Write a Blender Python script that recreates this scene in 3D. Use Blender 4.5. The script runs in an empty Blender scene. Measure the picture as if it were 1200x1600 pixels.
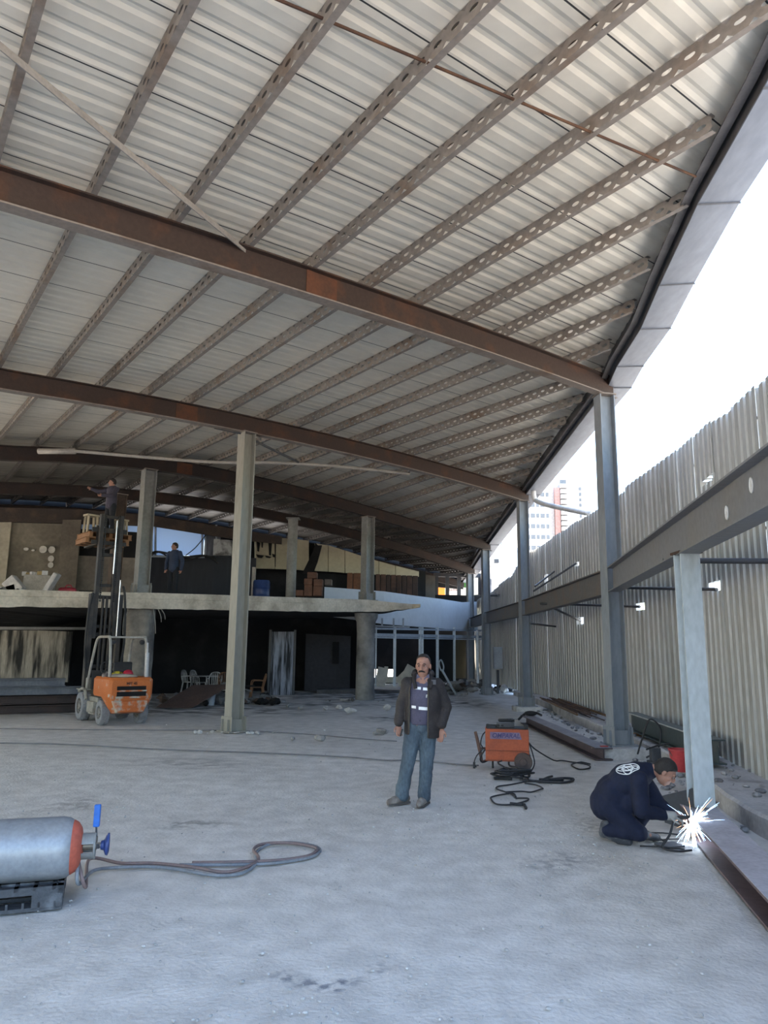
import bpy, bmesh, math, random
import numpy as np
from mathutils import Vector, Matrix, noise
from mathutils.bvhtree import BVHTree
random.seed(7)
S = bpy.context.scene
COL = S.collection
PI = math.pi
def V(*a): return Vector(a if len(a) > 1 else a[0])
# ------------------------------------------------------------------ camera
F_PX, PITCH, ROLL, CAM_H = 1170.0, math.radians(10.3), math.radians(0.72), 1.796
cp, sp, cr, sr = math.cos(PITCH), math.sin(PITCH), math.cos(ROLL), math.sin(ROLL)
FW = V(0, cp, sp); UP0 = V(0, -sp, cp); RT0 = V(1, 0, 0)
RT = cr*RT0 + sr*UP0; UP = -sr*RT0 + cr*UP0
CAM = V(0, 0, CAM_H)
cd = bpy.data.cameras.new('camera'); co = bpy.data.objects.new('camera', cd); COL.objects.link(co)
co.matrix_world = Matrix((( RT.x, UP.x, -FW.x, CAM.x), (RT.y, UP.y, -FW.y, CAM.y), (RT.z, UP.z, -FW.z, CAM.z), (0, 0, 0, 1)))
cd.sensor_fit = 'VERTICAL'; cd.sensor_height = 36.0; cd.lens = F_PX/1600*36; cd.clip_end = 2000
S.camera = co
def ray(x, y): return FW*F_PX + RT*(x-600) - UP*(y-800)
def gr(x, y, z=0.0):
    d = ray(x, y); return CAM + d*((z-CAM.z)/d.z)
def at(x, y, Y):
    d = ray(x, y); return CAM + d*(Y/d.y)
def onplane(x, y, P, n):
    d = ray(x, y); return CAM + d*((P-CAM).dot(n)/d.dot(n))
# ------------------------------------------------------------------ materials
MATS = {}
def mat(name, col, rough=.8, metal=0., col2=None, lo=.4, hi=.65, scale=3., stretch=(1, 1, 1), detail=6., bump=0., bscale=30., fine=.12, spec=.4):
    if name in MATS: return MATS[name]
    m = bpy.data.materials.new(name); m.use_nodes = True; nt = m.node_tree; N = nt.nodes; L = nt.links
    b = N['Principled BSDF']; b.inputs['Roughness'].default_value = rough; b.inputs['Metallic'].default_value = metal
    b.inputs['Specular IOR Level'].default_value = spec
    tc = N.new('ShaderNodeTexCoord'); mp = N.new('ShaderNodeMapping'); mp.inputs['Scale'].default_value = stretch
    L.new(tc.outputs['Object'], mp.inputs['Vector'])
    c = (*col, 1); c2 = (*(col2 if col2 else [k*.8 for k in col]), 1)
    n1 = N.new('ShaderNodeTexNoise'); n1.inputs['Scale'].default_value = scale; n1.inputs['Detail'].default_value = detail
    L.new(mp.outputs[0], n1.inputs['Vector'])
    r1 = N.new('ShaderNodeMapRange'); r1.inputs[1].default_value = lo; r1.inputs[2].default_value = hi
    L.new(n1.outputs['Fac'], r1.inputs[0])
    mx = N.new('ShaderNodeMix'); mx.data_type = 'RGBA'; mx.inputs[6].default_value = c; mx.inputs[7].default_value = c2
    L.new(r1.outputs[0], mx.inputs[0]); out = mx.outputs[2]
    if fine:
        n2 = N.new('ShaderNodeTexNoise'); n2.inputs['Scale'].default_value = scale*9; n2.inputs['Detail'].default_value = 4
        L.new(mp.outputs[0], n2.inputs['Vector'])
        r2 = N.new('ShaderNodeMapRange'); r2.inputs[1].default_value = .3; r2.inputs[2].default_value = .7
        r2.inputs[3].default_value = 1-fine; r2.inputs[4].default_value = 1+fine
        L.new(n2.outputs['Fac'], r2.inputs[0])
        vm = N.new('ShaderNodeVectorMath'); vm.operation = 'SCALE'
        L.new(out, vm.inputs[0]); L.new(r2.outputs[0], vm.inputs['Scale']); out = vm.outputs[0]
    L.new(out, b.inputs['Base Color'])
    if bump:
        n3 = N.new('ShaderNodeTexNoise'); n3.inputs['Scale'].default_value = bscale; n3.inputs['Detail'].default_value = 5
        L.new(tc.outputs['Object'], n3.inputs['Vector'])
        bp = N.new('ShaderNodeBump'); bp.inputs['Strength'].default_value = bump; bp.inputs['Distance'].default_value = .03
        L.new(n3.outputs['Fac'], bp.inputs['Height']); L.new(bp.outputs[0], b.inputs['Normal'])
    MATS[name] = m; return m
def emis(name, col, s):
    m = bpy.data.materials.new(name); m.use_nodes = True; b = m.node_tree.nodes['Principled BSDF']
    b.inputs['Base Color'].default_value = (*col, 1); b.inputs['Emission Color'].default_value = (*col, 1); b.inputs['Emission Strength'].default_value = s
    MATS[name] = m; return m
# ------------------------------------------------------------------ mesh builder
PLOC = {}
def tag(o, label=None, cat=None, group=None, kind=None):
    if label: o['label'] = label
    if cat: o['category'] = cat
    if group: o['group'] = group
    if kind: o['kind'] = kind
    return o
def empty(name, loc, label=None, cat=None, group=None, kind=None):
    o = bpy.data.objects.new(name, None); o.empty_display_size = .1; o.location = loc; COL.objects.link(o); PLOC[o.name] = Vector(loc)
    return tag(o, label, cat, group, kind)
def link(name, me, parent=None):
    o = bpy.data.objects.new(name, me); COL.objects.link(o)
    if parent is not None:
        pl = PLOC[parent.name]
        me.transform(Matrix.Translation(-pl)); o.parent = parent
        PLOC[o.name] = pl            # child sits at its parent's origin
    else: PLOC[o.name] = Vector((0, 0, 0))
    return o
class MB:
    def __init__(s, T=None): s.v = []; s.f = []; s.mi = []; s.T = T; s.cur = 0
    def add(s, vs, fs):
        b = len(s.v)
        for p in vs:
            p = Vector(p); s.v.append(s.T @ p if s.T is not None else p)
        for q in fs: s.f.append(tuple(b+i for i in q)); s.mi.append(s.cur)
        return s
    def box(s, c, d, R=None):
        c = Vector(c); vs = []
        for k in range(8):
            p = Vector(((k & 1)-.5, ((k >> 1) & 1)-.5, ((k >> 2) & 1)-.5)); p = Vector((p.x*d[0], p.y*d[1], p.z*d[2]))
            vs.append(c+(R @ p if R is not None else p))
        return s.add(vs, [(0, 2, 3, 1), (4, 5, 7, 6), (0, 1, 5, 4), (2, 6, 7, 3), (0, 4, 6, 2), (1, 3, 7, 5)])
    def frame(s, p, q, up):
        a = (Vector(q)-Vector(p)).normalized(); up = Vector(up)
        x = a.cross(up)
        if x.length < 1e-4: x = a.cross(Vector((0, 1, 0)))
        x.normalize(); return a, x, x.cross(a).normalized()
    def sect(s, p, q, poly, up=(0, 0, 1)):
        p = Vector(p); q = Vector(q); a, x, y = s.frame(p, q, up); n = len(poly)
        vs = [p+x*u+y*w for u, w in poly]+[q+x*u+y*w for u, w in poly]
        fs = [(i, (i+1) % n, n+(i+1) % n, n+i) for i in range(n)]+[tuple(range(n))[::-1], tuple(range(n, 2*n))]
        return s.add(vs, fs)
    def bar(s, p, q, w, h, up=(0, 0, 1)):
        return s.sect(p, q, [(-w/2, -h/2), (w/2, -h/2), (w/2, h/2), (-w/2, h/2)], up)
    def isec(s, p, q, b, h, tf=.016, tw=.012, up=(0, 0, 1)):     # flanges top and bottom along 'up', web between
        s.sect(p, q, [(-b/2, h/2-tf), (b/2, h/2-tf), (b/2, h/2), (-b/2, h/2)], up)
        s.sect(p, q, [(-b/2, -h/2), (b/2, -h/2), (b/2, -h/2+tf), (-b/2, -h/2+tf)], up)
        return s.sect(p, q, [(-tw/2, -h/2+tf), (tw/2, -h/2+tf), (tw/2, h/2-tf), (-tw/2, h/2-tf)], up)
    def cyl(s, p, q, r, r2=None, n=20, caps=True):
        p = Vector(p); q = Vector(q); r2 = r if r2 is None else r2; a, x, y = s.frame(p, q, (0, 0, 1))
        vs = []
        for c, rr in ((p, r), (q, r2)):
            for i in range(n):
                t = 2*PI*i/n; vs.append(c+x*(rr*math.cos(t))+y*(rr*math.sin(t)))
        fs = [(i, (i+1) % n, n+(i+1) % n, n+i) for i in range(n)]
        if caps: fs += [tuple(range(n))[::-1], tuple(range(n, 2*n))]
        return s.add(vs, fs)
    def lathe(s, p, axis, prof, n=28):
        p = Vector(p); a, x, y = s.frame(p, p+Vector(axis), (0, 0, 1) if abs(Vector(axis).normalized().z) < .9 else (0, 1, 0))
        vs = []; m = len(prof)
        for r, h in prof:
            for i in range(n):
                t = 2*PI*i/n; vs.append(p+a*h+x*(r*math.cos(t))+y*(r*math.sin(t)))
        fs = [(j*n+i, j*n+(i+1) % n, (j+1)*n+(i+1) % n, (j+1)*n+i) for j in range(m-1) for i in range(n)]
        return s.add(vs, fs)
    def tube(s, pts, r, n=7, closed=False):
        pts = [Vector(p) for p in pts]; m = len(pts); vs = []; x = None
        for i, p in enumerate(pts):
            a = (pts[(i+1) % m] if (closed or i < m-1) else p)-(pts[i-1] if (closed or i > 0) else p)
            a.normalize()
            if x is None:
                x = a.orthogonal().normalized()
            else:
                x = (x-a*x.dot(a)); x = x.normalized() if x.length > 1e-6 else a.orthogonal().normalized()
            y = a.cross(x); rr = r[i] if isinstance(r, (list, tuple)) else r
            for k in range(n):
                t = 2*PI*k/n; vs.append(p+x*(rr*math.cos(t))+y*(rr*math.sin(t)))
        e = m if closed else m-1
        fs = [(i*n+k, i*n+(k+1) % n, ((i+1) % m)*n+(k+1) % n, ((i+1) % m)*n+k) for i in range(e) for k in range(n)]
        if not closed: fs += [tuple(range(n))[::-1], tuple(range((m-1)*n, m*n))]
        return s.add(vs, fs)
    def ell(s, c, r, R=None, seg=16, rings=10):
        c = Vector(c); vs = [Vector((0, 0, -1))]; 
        for j in range(1, rings):
            ph = -PI/2+PI*j/rings
            for i in range(seg):
                t = 2*PI*i/seg; vs.append(Vector((math.cos(ph)*math.cos(t), math.cos(ph)*math.sin(t), math.sin(ph))))
        vs.append(Vector((0, 0, 1))); n = len(vs)-1
        fs = [(0, 1+(i+1) % seg, 1+i) for i in range(seg)]
        for j in range(rings-2):
            for i in range(seg): fs.append((1+j*seg+i, 1+j*seg+(i+1) % seg, 1+(j+1)*seg+(i+1) % seg, 1+(j+1)*seg+i))
        b = 1+(rings-2)*seg; fs += [(b+i, b+(i+1) % seg, n) for i in range(seg)]
        out = []
        for p in vs:
            p = Vector((p.x*r[0], p.y*r[1], p.z*r[2])); out.append(c+(R @ p if R is not None else p))
        return s.add(out, fs)
    def caps(s, p, q, r1, r2, n=14):
        p = Vector(p); q = Vector(q); d = q-p; Ln = d.length
        if Ln < 1e-5: return s.ell(p, (r1,)*3)
        a = d/Ln; pr = []
        for j in range(5):
            t = -PI/2+PI/2*j/4.5; pr.append((r1*math.cos(t)+1e-4, r1*math.sin(t)))
        for j in range(5):
            t = PI/2*(j+.5)/4.5; pr.append((r2*math.cos(t)+1e-4, Ln+r2*math.sin(t)))
        x = a.orthogonal().normalized(); y = a.cross(x); vs = []; m = len(pr)
        for r, h in pr:
            for i in range(n):
                t = 2*PI*i/n; vs.append(p+a*h+x*(r*math.cos(t))+y*(r*math.sin(t)))
        fs = [(j*n+i, j*n+(i+1) % n, (j+1)*n+(i+1) % n, (j+1)*n+i) for j in range(m-1) for i in range(n)]
        fs += [tuple(range(n))[::-1], tuple(range((m-1)*n, m*n))]
        return s.add(vs, fs)
    def prism(s, poly, d):      # planar polygon (3D points) pushed along vector d
        n = len(poly); d = Vector(d); vs = [Vector(p) for p in poly]+[Vector(p)+d for p in poly]
        fs = [(i, (i+1) % n, n+(i+1) % n, n+i) for i in range(n)]+[tuple(range(n))[::-1], tuple(range(n, 2*n))]
        return s.add(vs, fs)
    def loft(s, rings, cap=True):
        n = len(rings[0]); vs = [p for r in rings for p in r]
        fs = [(j*n+i, j*n+(i+1) % n, (j+1)*n+(i+1) % n, (j+1)*n+i) for j in range(len(rings)-1) for i in range(n)]
        if cap: fs += [tuple(range(n))[::-1], tuple(range((len(rings)-1)*n, len(rings)*n))]
        return s.add(vs, fs)
    def mesh(s, name, mats):
        me = bpy.data.meshes.new(name); me.from_pydata([tuple(p) for p in s.v], [], s.f)
        for m in (mats if isinstance(mats, (list, tuple)) else [mats]): me.materials.append(m)
        me.polygons.foreach_set('material_index', s.mi)
        bm = bmesh.new(); bm.from_mesh(me); bmesh.ops.recalc_face_normals(bm, faces=bm.faces); bm.to_mesh(me); bm.free()
        me.update(); return me
    def build(s, name, mats, parent=None, smooth=None, bevel=0):
        me = s.mesh(name, mats)
        if bevel:
            bm = bmesh.new(); bm.from_mesh(me)
            bmesh.ops.bevel(bm, geom=[e for e in bm.edges if len(e.link_faces) == 2 and e.calc_face_angle(0) > .5], offset=bevel, segments=2, affect='EDGES', profile=.5)
            bm.to_mesh(me); bm.free()
        if smooth:
            me.polygons.foreach_set('use_smooth', [True]*len(me.polygons))
            if smooth is not True: me.set_sharp_from_angle(angle=math.radians(smooth))
        return link(name, me, parent)
TMP = bpy.data.scenes.new('workbench')
def remesh(mb, name, mats, parent=None, voxel=.008, it=6, fac=.5, wrinkle=0., wscale=8., seed=0):
    me = mb.mesh(name+'_raw', mats); o = bpy.data.objects.new(name+'_raw', me); TMP.collection.objects.link(o)
    r = o.modifiers.new('r', 'REMESH'); r.mode = 'VOXEL'; r.voxel_size = voxel
    if it:
        sm = o.modifiers.new('s', 'SMOOTH'); sm.factor = fac; sm.iterations = it
    with bpy.context.temp_override(scene=TMP, view_layer=TMP.view_layers[0]):
        dg = bpy.context.evaluated_depsgraph_get(); me2 = bpy.data.meshes.new_from_object(o.evaluated_get(dg)); me2.name = name
    bpy.data.objects.remove(o); bpy.data.meshes.remove(me)
    if wrinkle:
        cs = [v.co.copy() for v in me2.vertices]; ns = [v.normal.copy() for v in me2.vertices]; flat = []
        for c, n_ in zip(cs, ns):
            p = c*wscale+Vector((seed*7.3, 0, 0)); w = noise.noise(Vector((p.x, p.y, p.z*.8)))+.5*noise.noise(p*2.3)
            flat.extend(c+n_*(w*wrinkle))
        me2.vertices.foreach_set('co', flat); me2.update()
    me2.polygons.foreach_set('use_smooth', [True]*len(me2.polygons))
    return link(name, me2, parent)
def children(o): return list(o.children)
def dup(root, loc=None, rotz=0., label=None, group=None):
    def rec(o, par):
        c = o.copy(); COL.objects.link(c)
        if par is not None: c.parent = par
        for ch in list(o.children): rec(ch, c)
        return c
    r = rec(root, None)
    if loc is not None: r.location = loc
    r.rotation_euler = (0, 0, rotz)
    PLOC[r.name] = Vector(r.location)
    if label: r['label'] = label
    if group: r['group'] = group
    return r
def spline(pts, n=8, closed=False):
    P = [Vector(p) for p in pts]; out = []; m = len(P)
    for i in range(m if closed else m-1):
        p0 = P[(i-1) % m] if (closed or i > 0) else P[i]; p1 = P[i]; p2 = P[(i+1) % m]; p3 = P[(i+2) % m] if (closed or i+2 < m) else p2
        for k in range(n):
            t = k/n; out.append(.5*((2*p1)+(p2-p0)*t+(2*p0-5*p1+4*p2-p3)*t*t+(3*p1-p0-3*p2+p3)*t**3))
    if not closed: out.append(P[-1])
    return out
def Rz(a): return Matrix.Rotation(a, 3, 'Z')
def TR(loc, rz=0.): return Matrix.Translation(Vector(loc)) @ Matrix.Rotation(rz, 4, 'Z')
def text(name, s, size, T, m, parent=None, extrude=.002, shear=0., align='CENTER', bold=0.):
    c = bpy.data.curves.new(name, 'FONT'); c.body = s; c.size = size; c.extrude = extrude; c.shear = shear; c.align_x = align; c.align_y = 'CENTER'; c.offset = bold
    o = bpy.data.objects.new(name, c); COL.objects.link(o)
    dg = bpy.context.evaluated_depsgraph_get(); me = bpy.data.meshes.new_from_object(o.evaluated_get(dg)); bpy.data.objects.remove(o)
    me.materials.clear(); me.materials.append(m); me.transform(T); return link(name, me, parent)
ORD = ['first', 'second', 'third', 'fourth', 'fifth', 'sixth', 'seventh', 'eighth', 'ninth', 'tenth', 'eleventh', 'twelfth', 'thirteenth', 'fourteenth', 'fifteenth',
       'sixteenth', 'seventeenth', 'eighteenth', 'nineteenth', 'twentieth', 'twenty-first', 'twenty-second', 'twenty-third', 'twenty-fourth', 'twenty-fifth', 'twenty-sixth', 'twenty-seventh', 'twenty-eighth', 'twenty-ninth', 'thirtieth', 'thirty-first', 'thirty-second', 'thirty-third', 'thirty-fourth']
SKY_S, SUN_E, EXPO = 1.0, 25.0, 0.0
# ------------------------------------------------------------------ materials used in the place
rust = mat('rusty_steel', (.046, .029, .023), .75, 0, (.085, .038, .021), .5, .7, 2.2, bump=.15)
rust_l = mat('rusty_steel_flange', (.23, .195, .17), .8, 0, (.15, .10, .07), .52, .72, 2)
purl_m = mat('purlin_steel', (.235, .205, .18), .75, 0, (.19, .13, .09), .52, .74, 1.6, fine=.15)
deck_m = mat('roof_sheet_paint', (.76, .71, .61), .55, 0, (.70, .65, .555), .4, .7, .6, fine=.04)
seam_m = mat('sheet_seam', (.05, .05, .05), .9)
blue_st = mat('blue_grey_steel_paint', (.21, .235, .265), .5, 0, (.27, .285, .30), .45, .7, 1.5, (1, 1, .4), fine=.1)
beige_st = mat('beige_grey_steel_paint', (.27, .26, .225), .55, 0, (.22, .215, .19), .45, .7, 1.5, (1, 1, .3), fine=.1)
pale_st = mat('pale_primed_steel', (.46, .51, .54), .5, 0, (.38, .43, .45), .45, .7, 2.5, (1, 1, .4), fine=.1)
grey_beam = mat('grey_lilac_steel', (.19, .192, .205), .5, 0, (.20, .19, .185), .5, .7, 1.5, fine=.1)
gutter_m = mat('galvanised_gutter', (.22, .245, .29), .4, .3, (.18, .20, .24), .4, .7, 1.2, (1, .3, 1))
edge_m = mat('dark_edge_channel', (.085, .08, .08), .6, 0, (.13, .12, .12), .5, .7, 4)
fence_m = mat('weathered_fence_sheet', (.56, .56, .54), .5, .2, (.47, .465, .44), .4, .68, 2.2, (1, 1, .25), fine=.1)
fence_d = mat('shaded_fence_valley', (.40, .40, .38), .6, .1, (.30, .295, .27), .4, .68, 2.2, (1, 1, .25), fine=.1)  # darker copy of the sheet: shade between the ribs painted into the valleys
conc = mat('weathered_concrete', (.36, .335, .29), .9, 0, (.22, .20, .17), .45, .7, 1.6, bump=.4, bscale=18)
conc_d = mat('sooty_concrete', (.17, .16, .15), .9, 0, (.04, .038, .036), .42, .62, 1.1, bump=.4, bscale=14)
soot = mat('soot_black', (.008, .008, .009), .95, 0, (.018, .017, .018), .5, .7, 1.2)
black = mat('black_rubber', (.02, .02, .022), .7, 0, (.035, .035, .035))
dark_st = mat('dark_steel', (.06, .065, .075), .5, .2, (.09, .08, .075), .5, .7, 3)
white_p = mat('white_plaster', (.66, .65, .62), .9, 0, (.5, .48, .45), .45, .7, 2.5, bump=.2)
cable_m = mat('black_cable', (.025, .026, .03), .6)
def darker(m, v0, v1, col, amt=.9):      # blends the base colour darker towards the rear of the hall, with a noisy edge
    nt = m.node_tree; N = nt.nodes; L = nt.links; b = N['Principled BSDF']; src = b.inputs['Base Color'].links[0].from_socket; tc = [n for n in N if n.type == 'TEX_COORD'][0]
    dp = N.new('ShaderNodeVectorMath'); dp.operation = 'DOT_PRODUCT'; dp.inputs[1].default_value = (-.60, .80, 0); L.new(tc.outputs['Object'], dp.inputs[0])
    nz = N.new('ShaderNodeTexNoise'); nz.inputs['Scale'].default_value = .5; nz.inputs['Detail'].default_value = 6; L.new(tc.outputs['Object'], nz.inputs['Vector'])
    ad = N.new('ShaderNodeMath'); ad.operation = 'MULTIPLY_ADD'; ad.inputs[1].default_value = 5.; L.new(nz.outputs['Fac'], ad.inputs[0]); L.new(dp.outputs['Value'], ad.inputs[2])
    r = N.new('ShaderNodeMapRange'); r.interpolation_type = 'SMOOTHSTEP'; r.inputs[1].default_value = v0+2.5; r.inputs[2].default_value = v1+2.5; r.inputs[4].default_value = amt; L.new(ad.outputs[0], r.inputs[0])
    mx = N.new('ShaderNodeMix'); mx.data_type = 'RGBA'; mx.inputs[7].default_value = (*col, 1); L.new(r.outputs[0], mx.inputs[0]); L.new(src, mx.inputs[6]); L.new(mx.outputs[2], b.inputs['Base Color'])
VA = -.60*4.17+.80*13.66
darker(deck_m, VA+8.5, VA+18, (.075, .07, .065)); darker(purl_m, VA+9, VA+17, (.05, .045, .042))
rust_s = mat('dark_rafter', (.035, .026, .023), .8, 0, (.055, .032, .024), .5, .7, 2.2)  # darker steel colour for the rafters of the rear bays
# ------------------------------------------------------------------ ground
def ground_mat():
    m = mat('dusty_ground', (.60, .585, .56), .95, 0, (.51, .497, .475), .35, .7, .45, detail=9, bump=.38, bscale=30, fine=.14, spec=.15)
    nt = m.node_tree; N = nt.nodes; L = nt.links; b = N['Principled BSDF']
    src = b.inputs['Base Color'].links[0].from_socket; tc = [n for n in N if n.type == 'TEX_COORD'][0]
    nz = N.new('ShaderNodeTexNoise'); nz.inputs['Scale'].default_value = 1.3; nz.inputs['Detail'].default_value = 8
    L.new(tc.outputs['Object'], nz.inputs['Vector'])
    sc = N.new('ShaderNodeVectorMath'); sc.operation = 'MULTIPLY_ADD'; sc.inputs[1].default_value = (1.1, 1.1, 0)
    L.new(nz.outputs['Color'], sc.inputs[0]); L.new(tc.outputs['Object'], sc.inputs[2])
    out = src
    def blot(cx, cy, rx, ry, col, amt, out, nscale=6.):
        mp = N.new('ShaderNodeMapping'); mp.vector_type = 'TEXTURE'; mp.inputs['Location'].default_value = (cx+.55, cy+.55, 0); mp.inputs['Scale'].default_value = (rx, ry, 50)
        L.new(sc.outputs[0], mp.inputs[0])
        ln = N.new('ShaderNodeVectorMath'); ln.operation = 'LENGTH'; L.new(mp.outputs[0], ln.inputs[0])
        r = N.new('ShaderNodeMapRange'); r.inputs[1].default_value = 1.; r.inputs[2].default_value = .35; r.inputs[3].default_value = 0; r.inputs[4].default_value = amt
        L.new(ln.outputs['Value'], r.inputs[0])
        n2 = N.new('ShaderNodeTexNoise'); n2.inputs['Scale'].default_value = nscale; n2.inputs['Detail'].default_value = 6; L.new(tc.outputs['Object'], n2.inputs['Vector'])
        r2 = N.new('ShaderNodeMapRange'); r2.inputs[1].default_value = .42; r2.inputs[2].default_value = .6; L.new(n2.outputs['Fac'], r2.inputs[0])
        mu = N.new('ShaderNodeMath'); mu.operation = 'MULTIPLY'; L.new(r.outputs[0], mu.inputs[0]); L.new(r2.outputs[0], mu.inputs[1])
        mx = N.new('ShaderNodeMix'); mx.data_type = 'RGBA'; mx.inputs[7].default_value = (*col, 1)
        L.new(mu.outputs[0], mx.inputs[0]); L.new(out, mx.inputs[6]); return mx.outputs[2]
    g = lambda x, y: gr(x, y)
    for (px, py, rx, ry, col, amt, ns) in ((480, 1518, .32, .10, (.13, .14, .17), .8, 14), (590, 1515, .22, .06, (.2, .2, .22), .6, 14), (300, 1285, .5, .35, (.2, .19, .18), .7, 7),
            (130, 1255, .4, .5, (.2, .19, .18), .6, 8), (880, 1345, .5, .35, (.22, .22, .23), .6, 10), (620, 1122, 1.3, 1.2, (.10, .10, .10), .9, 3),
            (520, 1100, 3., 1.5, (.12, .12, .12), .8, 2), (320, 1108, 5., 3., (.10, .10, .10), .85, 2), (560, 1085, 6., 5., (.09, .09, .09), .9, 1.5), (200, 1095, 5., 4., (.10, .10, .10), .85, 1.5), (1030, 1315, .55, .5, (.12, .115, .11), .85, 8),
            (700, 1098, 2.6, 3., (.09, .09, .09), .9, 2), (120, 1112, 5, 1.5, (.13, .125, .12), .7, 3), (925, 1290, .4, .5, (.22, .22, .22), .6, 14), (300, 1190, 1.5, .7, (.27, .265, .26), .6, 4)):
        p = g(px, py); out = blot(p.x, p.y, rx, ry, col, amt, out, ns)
    n5 = N.new('ShaderNodeTexNoise'); n5.inputs['Scale'].default_value = 26; n5.inputs['Detail'].default_value = 3; L.new(tc.outputs['Object'], n5.inputs['Vector'])
    r5 = N.new('ShaderNodeMapRange'); r5.inputs[1].default_value = .64; r5.inputs[2].default_value = .72; r5.inputs[4].default_value = .45; L.new(n5.outputs['Fac'], r5.inputs[0])
    n6 = N.new('ShaderNodeTexNoise'); n6.inputs['Scale'].default_value = 1.1; n6.inputs['Detail'].default_value = 4; L.new(tc.outputs['Object'], n6.inputs['Vector'])
    r6 = N.new('ShaderNodeMapRange'); r6.inputs[1].default_value = .42; r6.inputs[2].default_value = .62; L.new(n6.outputs['Fac'], r6.inputs[0])
    m6 = N.new('ShaderNodeMath'); m6.operation = 'MULTIPLY'; L.new(r5.outputs[0], m6.inputs[0]); L.new(r6.outputs[0], m6.inputs[1])
    mx = N.new('ShaderNodeMix'); mx.data_type = 'RGBA'; mx.inputs[7].default_value = (.24, .23, .22, 1); L.new(m6.outputs[0], mx.inputs[0]); L.new(out, mx.inputs[6]); out = mx.outputs[2]
    L.new(out, b.inputs['Base Color'])
    return m
fm = MB()
nx, ny = 150, 150
xs = [-30+48*i/nx for i in range(nx+1)]; ys = [-5+59*j/ny for j in range(ny+1)]
for y in ys:
    for x in xs:
        r = 1.0 if 1.0 < y < 45 else 0
        fm.v.append(Vector((x, y, -.012+r*.010*(noise.noise(Vector((x*1.1, y*1.1, 0)))+noise.noise(Vector((x*3, y*3, 4)))*.5))))
for j in range(ny):
    for i in range(nx):
        a = j*(nx+1)+i; fm.f.append((a, a+1, a+nx+2, a+nx+1)); fm.mi.append(0)
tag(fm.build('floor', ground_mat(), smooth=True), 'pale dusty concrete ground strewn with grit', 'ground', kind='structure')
out_m = mat('outer_ground', (.58, .48, .37), .95, 0, (.40, .38, .35), .4, .7, .3)
g2 = MB()
g2.add([(-300, -300, -.06), (300, -300, -.06), (300, 600, -.06), (-300, 600, -.06)], [(0, 1, 2, 3)])
tag(g2.build('ground_outside', out_m), 'bare ground beyond the building', 'ground', kind='structure')
# ledge along the fence
LZ = .2
cf = [(3.35, 4.0), (3.72, 7.0), (3.95, 9.0), (4.62, 12.6), (4.78, 16.6), (4.95, 20.5), (5.2, 24.6), (5.3, 31)]
cb = [(4.9, 4.0), (5.6, 7.0), (5.9, 9.0), (6.4, 12.6), (6.7, 16.6), (6.8, 20.5), (6.8, 24.6), (6.8, 31)]
lb = MB(); rings = []
def dens(poly, n=14):
    P = spline([(*p, 0) for p in poly], n); return P
F_ = dens(cf); B_ = dens(cb)
for a, b in zip(F_, B_):
    j = .02*noise.noise(a*2.7); h = LZ+.015*noise.noise(a*1.7)
    rings.append([Vector((a.x+j, a.y, -.05)), Vector((a.x+j*.5+.01, a.y, h-.03)), Vector((a.x+.04+j*.5, a.y, h)), Vector((b.x, b.y, h)), Vector((b.x, b.y, -.05))])
lb.loft(rings)
curb_m = mat('dusty_kerb', (.42, .41, .41), .95, 0, (.28, .27, .27), .45, .65, 2.2, bump=.6, bscale=12)
tag(lb.build('trim_1', curb_m, smooth=40), 'raised concrete ledge along the fence', 'ledge', kind='structure')
# ------------------------------------------------------------------ roof frame
BASE = [V(4.17, 13.66, 0), V(4.38, 23.28, 0), V(4.27, 31.19, 0), V(4.34, 37.33, 0), V(4.42, 43.0, 0)]
TH = [40, 41.5, 39, 39, 39]
UD = [V(math.cos(math.radians(t)), math.sin(math.radians(t)), 0) for t in TH]
ND = [V(-u.y, u.x, 0) for u in UD]
RP = [[(0, 267), (23, 273), (145, 310), (265, 345), (367, 380), (467, 414), (555, 447), (640, 475), (700, 500), (785, 525), (833, 545), (943, 587)],
      [(0, 578), (85, 590), (157, 606), (213, 614), (285, 628), (350, 647), (400, 655), (517, 677), (600, 702), (700, 728), (750, 743), (825, 767)],
      [(0, 695), (100, 703), (200, 712), (372, 737), (425, 748), (500, 770), (570, 792), (660, 815), (710, 832), (765, 846)],
      [(0, 752), (100, 758), (200, 768), (350, 782), (480, 808), (600, 842), (680, 868), (730, 882)],
      [(0, 788), (240, 806), (365, 826), (430, 838), (560, 866), (655, 893), (715, 905)]]
FIT = []
for i in range(5):
    us, zs = [], []
    for x, y in RP[i]:
        Q = onplane(x, y, BASE[i], ND[i]); us.append((Q-BASE[i]).dot(UD[i])); zs.append(Q.z)
    c = np.polyfit(us, zs, 3 if i in (2, 3, 4) else 2); FIT.append((c, min(us), max(us)))
def rz(i, u):
    c, lo, hi = FIT[i]; uc = min(max(u, lo), hi); z = float(np.polyval(c, uc))
    if u < lo: z += (u-lo)*.02
    return z
def rpt(i, u): 
    p = BASE[i]+UD[i]*u; return Vector((p.x, p.y, rz(i, u)))
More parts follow.
